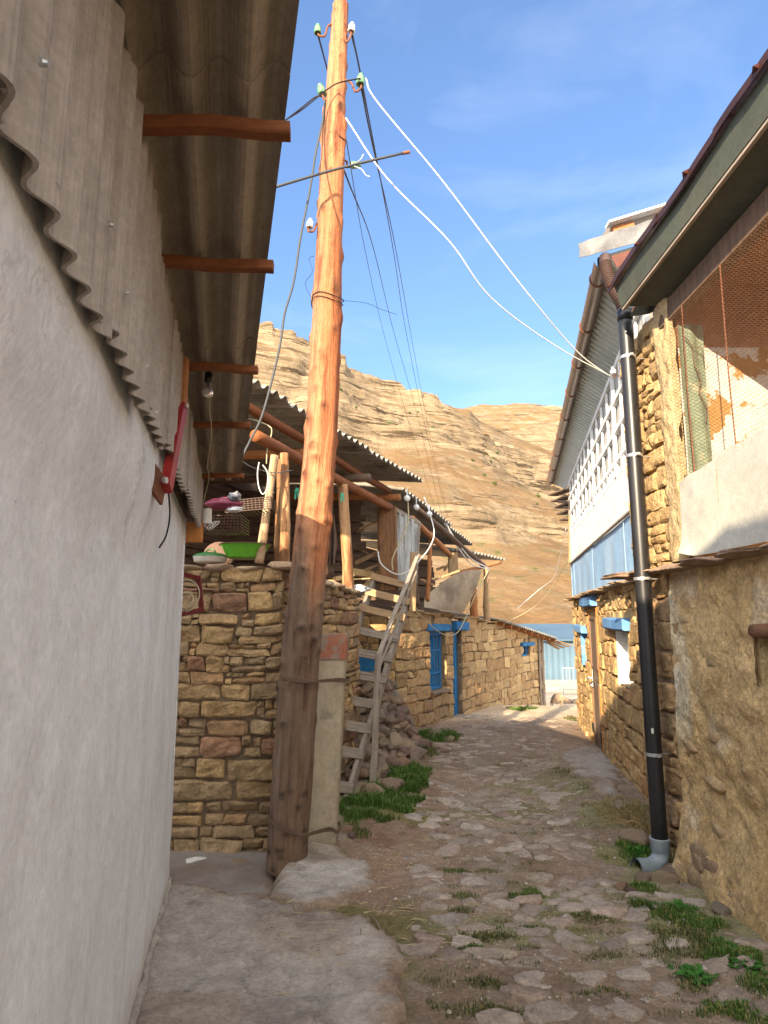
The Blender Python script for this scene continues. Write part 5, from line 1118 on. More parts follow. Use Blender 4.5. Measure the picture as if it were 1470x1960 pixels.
for (ya, yb, dx, dz) in ((-1.5, 1.95, 0, .0), (1.85, 2.98, -.006, .006), (2.9, 3.75, -.002, .002), (3.68, 4.56, -.008, .008)):
    A_, B_ = np.meshgrid(np.linspace(ya, yb, 30), np.linspace(0, 1, 4), indexing='ij'); wv = .012 * np.sin(A_ * 5) + .006 * vn(A_ * 6, 0 * A_)
    top = np.stack([1.685 + dx + B_ * 2.6, A_, 4.055 + dz + B_ * .95 + wv * (1 - B_)], -1); m_.grid(top, flip=False); m_.grid(top - np.array([0, 0, .014]), flip=True)
    lip = np.stack([1.685 + dx + 0 * B_, A_, 4.055 + dz + wv - .045 * B_], -1); m_.grid(lip, 0, (.35, .4, .5), flip=False); m_.grid(lip + np.array([.004, 0, 0]), flip=True)
rf_ = m_.build('roof', nh)
m_ = MB(mBROWNS)
for y in (2.55, 3.25, 3.95, 4.5): m_.add([(1.70, y, 4.062), (1.648, y + .01, 4.040), (1.70, y + .11, 4.064), (1.70, y + .02, 4.035)], [(0, 1, 2), (0, 3, 1), (3, 2, 1)])
for (q) in (((1170, 490), (1235, 470), (1250, 486), (1180, 512)), ((1172, 548), (1188, 540), (1200, 528), (1190, 556))): m_.slab([PY(x, y, 4.85) for x, y in q], .01)
m_.build_each('sheet_corner', rf_)
m_ = MB(mPINE, mGREENB); m_.slab([PY(1240, 548, 4.6), PY(1300, 516, 4.7), PY(1258, 560, 4.75), PY(1212, 596, 4.65)], .012); m_.slab([PY(1205, 604, 4.62), PY(1250, 540, 4.62), PY(1320, 560, 4.5), PY(1240, 600, 4.75)], .012, 1); m_.build('broken_board', nh)
# downpipe
dp = MB(mBLACKP); pa, pb = PY(1263, 1612, 4.78), PY(1196, 600, 4.78)
zs = np.linspace(0, 1, 30); dp.tube([pa.lerp(pb, t) for t in zs], .054, 28); dpo = dp.build('downpipe', nh, smooth=True)
m_ = MB(mBLACKP); m_.tube([pb + Vector((0, 0, -.06)), pb + Vector((0, 0, .02))], .058, 28); m_.build('pipe_collar', dpo, smooth=True)
pe = crv([pb + Vector((0, 0, -.02)), PY(1190, 578, 4.8), PY(1176, 556, 4.86), PY(1166, 534, 4.93), PY(1160, 512, 5.0), PY(1158, 492, 5.05)], 22)
m_ = MB(M('brown_flexible_pipe', (.045, .026, .02), (.07, .04, .03), 4, bump=0, rough=.35, spec=.5)); m_.tube(pe, [.046 + .006 * (1 if (i // 2) % 2 else -1) * (12 < i < 95) for i in range(len(pe))], 20); m_.build('flexible_elbow', dpo, smooth=False)
m_ = MB(mGALV)
for py in (685, 873, 1108, 1443):
    lo_, hi_ = 0, 1
    for _ in range(30):
        t = (lo_ + hi_) / 2
        if prj(pa.lerp(pb, t))[1] > py: lo_ = t
        else: hi_ = t
    c = pa.lerp(pb, t); m_.lathe([(.056, -.011), (.061, -.011), (.061, .011), (.056, .011)], c, 28); m_.box((c.x - .012, c.y - .085, c.z - .009), (c.x + .012, c.y - .055, c.z + .009)); m_.tube([c, c + Vector((.2, .02, 0))], .005, 6); m_.tube([c + Vector((-.018, -.07, 0)), c + Vector((.02, -.07, 0))], .004, 6)
m_.build('pipe_clamp', dpo, smooth=False)
m_ = MB(mGREYP); c = pa
m_.lathe([(.056, .03), (.066, .03), (.068, .022), (.064, .012), (.064, -.05), (.060, -.055)], c, 28)
el = crv([c + Vector((0, 0, -.03)), c + Vector((-.003, -.002, -.085)), c + Vector((-.03, -.012, -.125)), c + Vector((-.095, -.035, -.150)), c + Vector((-.20, -.075, -.140))], 6)
m_.tube(el, [.058] * len(el), 28, caps=False); m_.tube(el[-6:], [.063] * 6, 28, caps=False)
m_.tube(el[::-1], [.053] * len(el), 28, caps=False, mat=0, col=(.5, .5, .5)); m_.build('outlet_elbow', dpo, smooth=True); m_ = MB(mDARK); m_.lathe([(0, 0), (.052, 0)], el[-5], 24, ax=tuple(el[-1] - el[-2])); m_.build('bore_shade_disc', dpo)  # black disc stands in for the shade inside the pipe
m_ = MB(mENAMW, mDARK); c = PY(1249, 1399, 4.73); m_.box((c.x - .008, c.y - .003, c.z - .018), (c.x + .006, c.y + .004, c.z + .018)); m_.build('pipe_label', dpo)
# ================================================================== cables
def cable(pts, r, mat, label, n=8):
    m_ = MB(mat); m_.tube(crv([PY(*p) if isinstance(p, tuple) else p for p in pts], n), r, 6); return tag(m_.build('cable', smooth=True), label, 'cable', 'overhead cables' )
cable([(609, 68, 4.68), (628, 138, 5.8), (646, 200, 7.2), (662, 264, 9), (699, 480, 17), (735, 640, 27), (780, 800, 36), (836, 985, 46)], .008, mBLK, 'thin dark power line from the top left glass insulator, leftmost in the sky')
cable([(658, 325, 6), (716, 480, 14), (755, 640, 24), (800, 800, 36), (846, 990, 46)], .009, mBLK, 'thin dark power line, second from the left against the sky')
cable([(673, 62, 4.68), (700, 195, 7.5), (753, 480, 16), (778, 640, 26), (815, 820, 38), (856, 990, 46)], .010, mBLK, 'dark power line from the top white insulator, left one of the close pair')
cable([(692, 170, 4.7), (716, 290, 6.5), (758, 480, 13), (790, 660, 24), (820, 820, 36), (858, 990, 46)], .008, mBLK, 'dark power line from the right glass insulator, right one of the close pair')
cable([(700, 150, 4.66), (722, 195, 4.7), (850, 350, 4.95), (985, 530, 5.35), (1100, 668, 5.95), (1172, 724, 6.25)], .006, mWHC, 'upper of two white cables crossing the sky to the balcony')
cable([(662, 226, 4.7), (740, 340, 4.78), (860, 462, 5.0), (940, 570, 5.35), (1060, 660, 5.85), (1176, 724, 6.25)], .006, mWHC, 'lower of two white cables crossing the sky to the balcony')
cable([(622, 192, 4.66), (618, 230, 4.66), (605, 290, 4.6), (592, 370, 4.55), (576, 450, 4.5), (562, 540, 4.45), (545, 600, 4.42), (536, 660, 4.4), (520, 730, 4.36), (500, 800, 4.32), (478, 845, 4.28), (462, 880, 4.25), (455, 920, 4.3)], .0085, mGRYC, 'thick grey cable hanging from the pole to the end of the corrugated eave')
cable([(690, 150, 4.62), (650, 158, 4.58), (628, 170, 4.56), (605, 188, 4.5), (575, 212, 4.3), (540, 234, 3.9), (505, 262, 3.5), Vector((-1.06, .50, 3.16))], .006, mBLK, 'black cable wrapped round the pole, running to the white house roof')
cable([(615, 182, 4.6), (600, 188, 4.5), (575, 208, 4.3), (540, 235, 3.9), (500, 268, 3.5), Vector((-1.08, .50, 3.10))], .005, mBLK, 'thinner black cable from the left glass insulator to the white house roof')
cable([(779, 942, 8.9), (781, 998, 8.9), (764, 1040, 8.9), (751, 1070, 8.9), (752, 1092, 8.9)], .010, mYELC, 'pale yellow cord hanging in front of the plastic-covered loft door')
cable([(723, 1055, 8.5), (730, 1080, 8.5), (758, 1099, 8.6), (783, 1092, 8.8), (805, 1070, 8.9), (822, 1048, 9.2), (831, 1020, 9.6), (822, 981, 9.9), (812, 952, 10)], .010, mWHC, 'white cord looping from the square loft post up to the second roof')
cable([(854, 1003, 12), (866, 1024, 12.2), (884, 1050, 12.6), (905, 1072, 13.2), (936, 1088, 14)], .014, mWHC, 'white cable sagging along the stepped roofs, upper strand')
cable([(850, 1000, 12), (874, 1044, 12.4), (900, 1078, 13), (920, 1086, 13.6), (936, 1090, 14)], .012, mWHC, 'white cable sagging along the stepped roofs, lower strand')
cable([(936, 1090, 14), (920, 1120, 13.6), (905, 1150, 13), (880, 1205, 12.2), (860, 1216, 11.9), (838, 1208, 11.4), (805, 1178, 10.8), (780, 1160, 10.3)], .009, mYELC, 'thin pale cord draped over the blue lintels of the cottage')
cable([(1083, 1012, 13), (1076, 1045, 14), (1068, 1080, 15), (1058, 1108, 16), (1030, 1130, 17), (990, 1165, 17)], .007, mWHC, 'pale cable drooping from the balcony house over the hillside, left one')
cable([(1089, 1072, 13), (1070, 1100, 14), (1045, 1140, 15), (1010, 1170, 16), (960, 1195, 16)], .006, mYELC, 'pale cable drooping from the balcony house towards the lane end, right one')
cable([(456, 800, 5.6), (480, 802, 5.6), (514, 815, 5.5), (520, 828, 5.5), (512, 858, 5.5), (510, 888, 5.5)], .005, mYELC, 'thin cord dropping from the loft roof in front of the left posts')
cable([(460, 880, 5.1), (480, 893, 5.15), (500, 900, 5.2), (530, 905, 5.2), (560, 900, 5.3)], .004, mGRYC, 'thin grey wire strung between the eave end and the left loft posts')
m_ = MB(mWHC); m_.tube(crv([PY(*p, 5.15) for p in ((496, 885), (493, 905), (495, 930), (503, 946), (512, 932), (512, 905), (503, 890))]), .005, 5); tag(m_.build('cable', smooth=True), 'white loop of cord dangling beside the slanting loft post', 'cable')
for i, (px, py, Y, lab) in enumerate(((779, 954, 8.9, 'small white disc insulator under the second roof, leftmost of three'), (797, 971, 9.6, 'small white disc insulator under the second roof, middle of three'), (822, 984, 9.9, 'small white disc insulator under the second roof, rightmost of three'))):
    m_ = MB(mPORC); c = PY(px, py, Y - .05); m_.lathe([(0, -.035), (.03, -.03), (.045, -.01), (.045, .01), (.03, .03), (0, .035)], c, 16, ax=(.2, -1, .1)); m_.tube([c + Vector((0, .02, 0)), c + Vector((0, .03, .15))], .008, 6); tag(m_.build('disc_insulator', smooth=True), lab, 'insulator')

# ================================================================== rocks
RM = []
rnd = random.Random(41); cols = [(.34, .25, .18), (.30, .22, .17), (.38, .29, .2), (.27, .21, .17), (.36, .24, .17), (.24, .16, .14), (.33, .28, .22), (.40, .31, .22)]
ch_ = 0
def rock(p, s3, seed, label, group, rot=0, col=None, nv=12):
    m_ = MB(mROCK); m_.grid(rockV((0, 0, 0), s3, seed, nv=nv), 0, col or cols[seed % len(cols)]); o = m_.build('stone', smooth=True, origin=(0, 0, 0)); o.location = p; o.rotation_euler = (random.Random(seed).uniform(-.4, .4), random.Random(seed + 1).uniform(-.4, .4), rot)
    return tag(o, label, 'stone', group)
protos = []
for k in range(14):
    m_ = MB(mROCK); m_.grid(rockV((0, 0, 0), (1, rnd.uniform(.55, .8), rnd.uniform(.35, .6)), k + 60, nv=13), 0, cols[k % 8]); V = m_; o = m_.build('stone', smooth=True, origin=(0, 0, 0)); protos.append(o)
used = [False] * 14
def place(k, p, s_, r3, label, group, cat='stone'):
    global used
    if not used[k]: o = protos[k]; used[k] = True
    else: o = protos[k].copy(); COL.objects.link(o)
    o.location = p; o.scale = (s_, s_, s_); o.rotation_euler = r3
    return tag(o, label, cat, group)
def hp(x, y):                                            # height of the rubble heap
    bx = np.interp(y, [6.6, 7.2, 8, 9, 10], [-.30, -.15, 0, .08, .12]); k = sst(.42, -.15, x - bx) * sst(6.5, 9.3, y) * sst(-.9, -.5, x); return .80 * float(k)
n = 0; rnd = random.Random(17)
while n < 190:
    x, y = rnd.uniform(-.62, .5), rnd.uniform(6.55, 9.95); h_ = hp(x, y)
    if h_ < .015 or (y > 7.6 and x < -.42 + (y - 7.6) * -.1): continue
    s_ = rnd.uniform(.045, .13); place(rnd.randrange(14), (x, y, Gf(x, y) + h_ + rnd.uniform(-.04, .03)), s_, (rnd.uniform(-.5, .5), rnd.uniform(-.5, .5), rnd.uniform(0, 6)), 'rough brown stone in the rubble heap behind the ladder', 'stones in the rubble heap'); n += 1
m_ = MB(mDIRT); A_, B_ = np.meshgrid(np.linspace(-1, .7, 50), np.linspace(6.4, 10.2, 80), indexing='ij'); hh = np.vectorize(hp)(A_, B_); m_.grid(np.stack([A_, B_, G(A_, B_) - .03 + hh * .93], -1), 0, mask=(hh[:-1, :-1] > .003)); tag(m_.build('heap_earth', smooth=True), kind='structure')
for (px, py, s_, k, lab) in ((392, 0, 0, 0, ''), (753, 1512, .15, 1, 'rounded brown stone lying in the bright grass right of the ladder foot'), (712, 1520, .13, 2, 'pale pointed stone at the very foot of the ladder'), (795, 1447, .16, 3, 'long reddish block tipped off the rubble heap towards the lane'), (694, 1487, .12, 4, 'squarish brown block between the ladder stringer and handrail post'),
                             (808, 1430, .12, 5, 'dark flat stone at the cottage corner, nearest the heap'), (838, 1408, .13, 6, 'flat grey slab on top of the small heap by the cottage wall'), (860, 1418, .10, 7, 'thin tilted slab at the right end of the small heap by the cottage wall'), (828, 1432, .09, 8, 'low brown stone in the small heap by the cottage wall'), (850, 1440, .07, 9, 'small pale stone under the slabs by the cottage wall'),
                             (463, 1660, .075, 10, 'wedge-shaped stone standing at the foot of the stone wall beside the wooden pole'), (494, 1666, .05, 11, 'small flat stone tucked between the pole and the stone wall corner'), (662, 1590, .06, 12, 'small orange stone against the foot of the concrete pillar'), (672, 1602, .045, 13, 'small grey stone in front of the concrete pillar foot'),
                             (1215, 1612, .12, 0, 'large grey boulder half buried left of the downpipe foot'), (1232, 1690, .07, 1, 'flat brown stone directly under the grey pipe outlet'), (1272, 1688, .08, 2, 'flat stone to the right below the grey pipe outlet'), (1290, 1672, .08, 3, 'brown stone propping the grey pipe outlet against the wall'), (1190, 1700, .05, 4, 'small brown stone left of the flat stones under the pipe outlet'),
                             (1206, 1706, .03, 5, 'smallest pale stone in front of the pipe outlet'), (1380, 1745, .06, 6, 'orange-brown stone in the gravel at the foot of the mud wall'), (1040, 1300, .0, 7, ''), (505, 1640, .06, 8, 'brown stone wedged at the corner of the stone wall behind the pole')):
    if s_ == 0: continue
    p = PG(px, py); place(k, (p.x, p.y, p.z + s_ * .22), s_, (rnd.uniform(-.25, .25), rnd.uniform(-.25, .25), rnd.uniform(0, 6)), lab, None)
for k in range(14):
    if not used[k]: place(k, (.1 * k - .5, 8.2, Gf(0, 8) + .4), .05, (0, 0, k), 'rough brown stone in the rubble heap behind the ladder', 'stones in the rubble heap')
# row of rocks bounding the lane end
for i, x in enumerate(np.arange(5.9, 8.2, .33)): place(i % 14, (x, 23 + .1 * math.sin(i * 3), Gf(x, 23) + .06), .22, (.1, .1, i), 'brown boulder in the low row of stones below the blue house', 'row of stones at the lane end')

# ================================================================== gravel, straw, grass
rnd = random.Random(5); ms = MB(mCOB); N = 5200
r_ = np.random.RandomState(4); xs_ = r_.uniform(-.2, 2.1, N); ys_ = 2.0 + (r_.random_sample(N) ** 1.6) * 7
ok = (vn(xs_ * 1.1, ys_ * 1.1, 0, 12) > -.1) | (xs_ > 1.45); xs_, ys_ = xs_[ok], ys_[ok]; zz_ = G(xs_, ys_)
for x, y, z in zip(xs_, ys_, zz_):
    s_ = rnd.uniform(.003, .009) * (1 + .8 * (rnd.random() < .08)); a = rnd.random() * 6; ca, sa = math.cos(a) * s_, math.sin(a) * s_
    V = [(x + ca * 1.3, y + sa * 1.3, z), (x - sa, y + ca, z + s_ * .1), (x - ca, y - sa, z), (x + sa, y - ca, z), (x + sa * .2, y, z + s_ * .9)]; c = rnd.choice([(.42, .36, .3), (.3, .25, .2), (.5, .44, .38), (.34, .25, .19)])
    ms.add(V, [(0, 1, 4), (1, 2, 4), (2, 3, 4), (3, 0, 4)], 0, c)
tag(ms.build('gravel'), 'fine grit and pebbles scattered over the lane', 'gravel', kind='stuff')
ms = MB(mLEAF)
zones = [((660, 1745), .5, 40), ((740, 1760), .5, 40), ((850, 1500), .5, 12), ((770, 1530), .3, 14), ((1230, 1590), .25, 26), ((800, 1600), .6, 16), ((740, 1640), .3, 30), ((1150, 1720), .4, 12), ((700, 1870), .4, 10), ((960, 1750), .5, 10)]
for (q, R_, n_) in zones:
    c = PG(*q)
    for _ in range(n_):
        x, y = c.x + rnd.gauss(0, R_ / 2), c.y + rnd.gauss(0, R_ / 2); l_ = rnd.uniform(.02, .11); a = rnd.gauss(.3, .8); z = Gf(x, y) + .012 + (.035 if x < .05 and y < 3.9 else 0); p = Vector((x, y, z)); d = Vector((math.cos(a) * l_, math.sin(a) * l_, rnd.uniform(-.004, .012)))
        ms.tube([p, p + d * .5 + Vector((0, 0, .004)), p + d], [.0018, .002, .001], 4, col=rnd.choice([(.45, .36, .2), (.36, .27, .15), (.28, .19, .12), (.52, .42, .26)]))
tag(ms.build('straw'), 'dry straw and twigs littering the earth track', 'straw', kind='stuff')
p0 = PG(715, 1770); ms = MB(mGREYW); ms.tube(crv([PG(712, 1760) + Vector((0, 0, .02)), PG(722, 1778) + Vector((0, 0, .03)), PG(733, 1800) + Vector((0, 0, .02))]), [.004] * 17, 5); tag(ms.build('twig', smooth=True), 'crooked dark twig lying at the edge of the concrete apron', 'twig')
p0 = PG(375, 1660); ms = MB(mENAMW); ms.grid(rockV((p0.x, p0.y, -.09), (.08, .03, .012), 5, ang=.5)); tag(ms.build('wood_scrap', smooth=True), 'pale scrap lying at the foot of the stone wall', 'scrap')

gb = [[], [], []]; rs = np.random.RandomState(8)
def grass(px, py, rx, ry, n, h0, h1, w=.004, col=((.05, .14, .015), (.10, .20, .03)), dry=.08, clump=1.0):
    c = PG(px, py); a = rs.random_sample(n) * 6.283; r__ = np.sqrt(rs.random_sample(n)); x = c.x + np.cos(a) * r__ * rx; y = c.y + np.sin(a) * r__ * ry
    dens = vn(x * 7, y * 7, 0, 17) + .55 - r__ * .9 * clump; k = dens > rs.random_sample(n) * .9 - .45; x, y, r__ = x[k], y[k], r__[k]; n = len(x)
    if n == 0: return
    z = G(x, y) + .0; h_ = (h0 + (h1 - h0) * rs.random_sample(n)) * (1.1 - .5 * r__); az = rs.random_sample(n) * 6.283; ln = h_ * (.25 + .6 * rs.random_sample(n)); w_ = w * (.6 + .8 * rs.random_sample(n))
    dx, dy = np.cos(az), np.sin(az); px_, py_ = -dy * w_ / 2, dx * w_ / 2
    P0 = np.stack([x - px_, y - py_, z - .01], -1); P1 = np.stack([x + px_, y + py_, z - .01], -1)
    P2 = np.stack([x + dx * ln * .35 + px_ * .9, y + dy * ln * .35 + py_ * .9, z + h_ * .6], -1); P3 = np.stack([x + dx * ln * .35 - px_ * .9, y + dy * ln * .35 - py_ * .9, z + h_ * .6], -1)
    P4 = np.stack([x + dx * ln, y + dy * ln, z + h_ * (.95 - .2 * rs.random_sample(n))], -1)
    V = np.stack([P0, P1, P2, P3, P4], 1).reshape(-1, 3); t = rs.random_sample(n)[:, None]; C_ = np.array(col[0]) * (1 - t) + np.array(col[1]) * t
    dr = rs.random_sample(n) < dry; C_[dr] = np.array([.32, .25, .11]); C_ = C_ * (.8 + .4 * (vn(x * 3, y * 3, 2) * .5 + .5))[:, None]; C_ = np.repeat(C_[:, None, :], 5, 1).reshape(-1, 3)
    b = sum(len(v) for v in gb[0]); I = b + np.arange(n)[:, None] * 5
    gb[0].append(V); gb[1].append(C_); gb[2] += np.concatenate([I + 0, I + 1, I + 2, I + 3], 1).tolist() + np.concatenate([I + 3, I + 2, I + 4], 1).tolist()
G1 = ((.04, .095, .014), (.10, .175, .03)); G2 = ((.055, .08, .025), (.13, .135, .05)); GD = ((.20, .17, .07), (.32, .25, .12))
grass(722, 1540, .34, .55, 9000, .03, .10, .005, G1, .03); grass(762, 1500, .30, .7, 9000, .04, .12, .006, G1, .03); grass(700, 1560, .2, .25, 2500, .02, .06, .004, G1, .1); grass(795, 1475, .2, .35, 3000, .03, .09, .006, G1, .05)
grass(683, 1592, .13, .2, 1500, .02, .06, .004, G2, .15); grass(652, 1548, .06, .08, 400, .02, .06, .006, G1, 0); grass(842, 1412, .35, .7, 5000, .05, .14, .008, G1, .03); grass(815, 1440, .2, .3, 1200, .03, .09, .007, G2, .05); grass(1005, 1358, .4, .35, 1800, .03, .09, .009, G1, .1); grass(1092, 1376, .12, .5, 500, .02, .06, .009, G2, .2)
grass(1225, 1635, .16, .22, 1600, .02, .08, .005, G1, .1); grass(1240, 1700, .12, .1, 700, .02, .05, .004, G1, .05); grass(1270, 1745, .22, .2, 4200, .012, .05, .004, G1, .12); grass(1330, 1765, .17, .16, 2800, .012, .05, .004, G1, .12); grass(1310, 1800, .22, .14, 2600, .01, .045, .004, G2, .2); grass(1395, 1830, .14, .14, 2500, .012, .045, .0035, G1, .12); grass(1440, 1880, .14, .14, 2400, .01, .04, .0035, G1, .12); grass(1360, 1880, .2, .12, 2400, .008, .035, .0035, G2, .25); grass(1420, 1940, .2, .1, 2200, .008, .04, .0035, G1, .2)
grass(1180, 1555, .35, .35, 2600, .02, .07, .004, GD, .5); grass(1222, 1575, .12, .3, 900, .05, .16, .004, GD, .7); grass(1295, 1660, .06, .12, 300, .05, .14, .004, G2, .3); grass(1120, 1500, .15, .3, 700, .01, .04, .004, G2, .2); grass(1085, 1480, .15, .4, 700, .01, .04, .005, G2, .2)
for (px, py, rx, ry, n_, c_) in ((875, 1668, .1, .05, 500, G1), (930, 1668, .12, .05, 500, G2), (890, 1722, .16, .07, 1300, G1), (950, 1728, .18, .06, 1600, G1), (1005, 1715, .14, .05, 1300, G1), (1030, 1705, .1, .05, 600, G1), (870, 1745, .12, .06, 700, G2), (1015, 1778, .1, .05, 900, G1), (960, 1795, .16, .07, 1300, G2), (905, 1795, .1, .06, 600, G2), (903, 1832, .05, .03, 500, G1), (895, 1812, .08, .03, 300, G1), (1000, 1850, .1, .05, 700, G2), (1010, 1880, .12, .06, 1200, G1), (940, 1885, .14, .06, 900, G2), (920, 1935, .2, .08, 1500, G2), (1065, 1910, .1, .03, 500, G1), (1120, 1905, .12, .04, 700, G2), (1150, 1760, .12, .06, 500, G2), (1125, 1755, .1, .04, 500, G2), (990, 1940, .2, .06, 900, G2), (1240, 1940, .3, .08, 1500, G2), (1200, 1830, .2, .05, 500, G2), (860, 1880, .1, .1, 300, G2), (985, 1690, .08, .03, 200, G2), (1160, 1722, .1, .03, 400, G1)):
    grass(px, py, rx, ry, n_, .006, .028, .003, c_, .15)
for _ in range(260):                                     # stray tufts in the joints
    a_, b_ = rs.random_sample() * 560 + 800, rs.random_sample() * 500 + 1450
    if a_ < 760 + (b_ - 1450) * .1 or a_ > 1150 + (b_ - 1450) * .6: continue
    k_ = rs.random_sample(); grass(a_, b_, .03 + .07 * k_, .02 + .04 * k_, int(20 + 160 * k_), .004, .022, .0028, G2 if rs.random_sample() < .6 else G1, .3)
gm = MB(mLEAF); gm.add(np.concatenate(gb[0]), gb[2], 0, np.concatenate(gb[1])); tag(gm.build('grass', origin=(0, 5, 0)), 'short green grass and weeds growing between the stones and along the walls', 'grass', kind='stuff')
# broad-leaved weeds
def weed(px, py, n, R_, label, up=.06):
    c = PG(px, py); m_ = MB(mLEAF)
    for k in range(n):
        a = rnd.random() * 6.28; l_ = R_ * rnd.uniform(.5, 1); h_ = up * rnd.uniform(.3, 1); w_ = l_ * .32; d = Vector((math.cos(a), math.sin(a), 0)); s_ = Vector((-d.y, d.x, 0)); o_ = c + Vector((rnd.gauss(0, R_ * .3), rnd.gauss(0, R_ * .3), -.005))
        V = [o_, o_ + d * l_ * .5 + s_ * w_ * .5 + Vector((0, 0, h_)), o_ + d * l_ + Vector((0, 0, h_ * .8)), o_ + d * l_ * .5 - s_ * w_ * .5 + Vector((0, 0, h_)), o_ + d * l_ * .55 + Vector((0, 0, h_ * .85))]; g = rnd.uniform(.7, 1.3)
        m_.add(V, [(0, 1, 4), (1, 2, 4), (2, 3, 4), (3, 0, 4)], 0, (.04 * g, .15 * g, .018 * g))
    tag(m_.build('weed'), label, 'plant')
weed(1222, 1640, 60, .07, 'leafy bright green weed beside the grey pipe outlet', .07); weed(654, 1550, 26, .05, 'small dark leafy weed at the ladder foot beside the concrete pillar'); weed(1330, 1870, 60, .09, 'low leafy weeds in the lower right corner of the lane, left clump', .03); weed(1385, 1812, 50, .08, 'low leafy weeds at the right edge below the mud wall, upper clump', .03); weed(1300, 1740, 50, .08, 'low leafy weeds below the pipe outlet stones', .03); weed(1430, 1850, 50, .08, 'low leafy weeds in the lower right corner, right clump', .03)
m_ = MB(mLEAF)
c = PG(1225, 1590)
for k in range(46):
    a = rnd.gauss(2.6, .9); l_ = rnd.uniform(.06, .26); p = c + Vector((rnd.gauss(0, .07), rnd.gauss(0, .16), 0)); m_.tube(crv([p, p + Vector((math.cos(a) * l_ * .4, math.sin(a) * l_ * .4, l_ * .4)), p + Vector((math.cos(a) * l_, math.sin(a) * l_, l_ * rnd.uniform(.0, .6)))], 4), .0015, 4, col=(.42, .27, .14))
tag(m_.build('dry_weed', smooth=True), 'tangle of dry reddish stalks against the stone wall left of the downpipe', 'plant')

# ================================================================== the end of the lane
mBLUEF = M('blue_far_sheet', (.07, .125, .18), (.09, .15, .205), .4, bump=0, rough=.7, grain=.08, gscale=1.)
mMESHG = M('grey_steel_tube', (.30, .31, .32), bump=0, rough=.6)
bh2 = empty('blue_house', (9.5, 36, -1.4), 'low pale blue sheet-metal building beyond the end of the lane', 'building')
def blk(name, q, th, mat, parent): m_ = MB(mat); m_.slab(q, th); return m_.build(name, parent)
m_ = MB(mBLUEF); a, b_, c_, d_ = PY(1030, 1226, 34), PY(1190, 1226, 34), PY(1190, 1325, 34), PY(1030, 1325, 34); m_.corr(Vector((a.x - 2, 34, -1.5)), Vector((0, 0, a.z + 1.5)), Vector((b_.x - a.x + 6, 0, 0)), .3, .02, .01, per=6); m_.build('wall', bh2)
m_ = MB(mBLUEF); m_.slab([(a.x - 2.3, 33.6, a.z), (b_.x + 4, 33.6, a.z), (b_.x + 4, 39, a.z + .75), (a.x - 2.3, 39, a.z + .75)], .06); m_.build('roof', bh2)
br = empty('steel_barrier', PY(1090, 1300, 27), 'grey steel crowd barrier in front of the blue building at the lane end', 'barrier')
m_ = MB(mMESHG); x0, x1 = PY(1077, 1290, 27).x, PY(1077, 1290, 27).x + 2.0; z0_ = Gf(x0, 27) + .2; z1_ = z0_ + .85
m_.tube([(x0, 27, z0_ - .2), (x0, 27, z1_), (x1, 27, z1_), (x1, 27, z0_ - .2)], .024, 6); m_.tube([(x0, 27, z0_), (x1, 27, z0_)], .02, 6); m_.build('frame', br)
m_ = MB(mMESHG)
for x in np.linspace(x0, x1, 15)[1:-1]: m_.tube([(x, 27, z0_), (x, 27, z1_)], .012, 5)
m_.build('bars', br)
# sheep
sp_c = PG(1062, 1352); sp_c = PY(1063, 1352, 19.4); gz_ = Gf(sp_c.x, sp_c.y)
me = bpy.data.meshes.new('sheep'); V = [(0, 0, .36), (-.16, 0, .37), (-.32, 0, .36), (.12, 0, .36), (.30, .0, .30), (.40, .0, .24)]; E = [(0, 1), (1, 2), (0, 3), (3, 4), (4, 5)]; Rr = [.13, .14, .11, .12, .06, .035]
for (bx, by, an) in ((.10, .07, 3), (.10, -.07, 3), (-.28, .07, 2), (-.28, -.07, 2)):
    i0 = len(V); V += [(bx, by, .26), (bx + .01 * (1 if bx > 0 else -3), by, .14), (bx, by, .0)]; E += [(an, i0), (i0, i0 + 1), (i0 + 1, i0 + 2)]; Rr += [.045, .022, .018]
me.from_pydata(V, E, []); so = bpy.data.objects.new('sheep', me); COL.objects.link(so); so.scale = (.72, .72, .8); so.location = (sp_c.x - .10, 18.6, Gf(sp_c.x, 18.6) + .02); so.rotation_euler = (0, 0, .25)
so.modifiers.new('s', 'SKIN')
for i, r__ in enumerate(Rr): me.skin_vertices[0].data[i].radius = (r__, r__)
me.skin_vertices[0].data[0].use_root = True
sb = so.modifiers.new('u', 'SUBSURF'); sb.levels = sb.render_levels = 2; mw = mWOOL.copy(); 
for nd in mw.node_tree.nodes:
    if nd.type == 'MIX' and nd.blend_type == 'MULTIPLY': nd.inputs[0].default_value = 0
me.materials.append(mw); tag(so, 'small brown sheep grazing in the shade at the far end of the lane', 'sheep')
m_ = MB(mWOOL)
for s_ in (-1, 1): m_.lathe([(0, 0), (.02, .02), (.014, .06), (0, .08)], (.29, .03 * s_, .33), 8, ax=(-.2, s_, .1))
e_ = m_.build('ear', smooth=True, origin=(0, 0, 0)); e_.parent = so

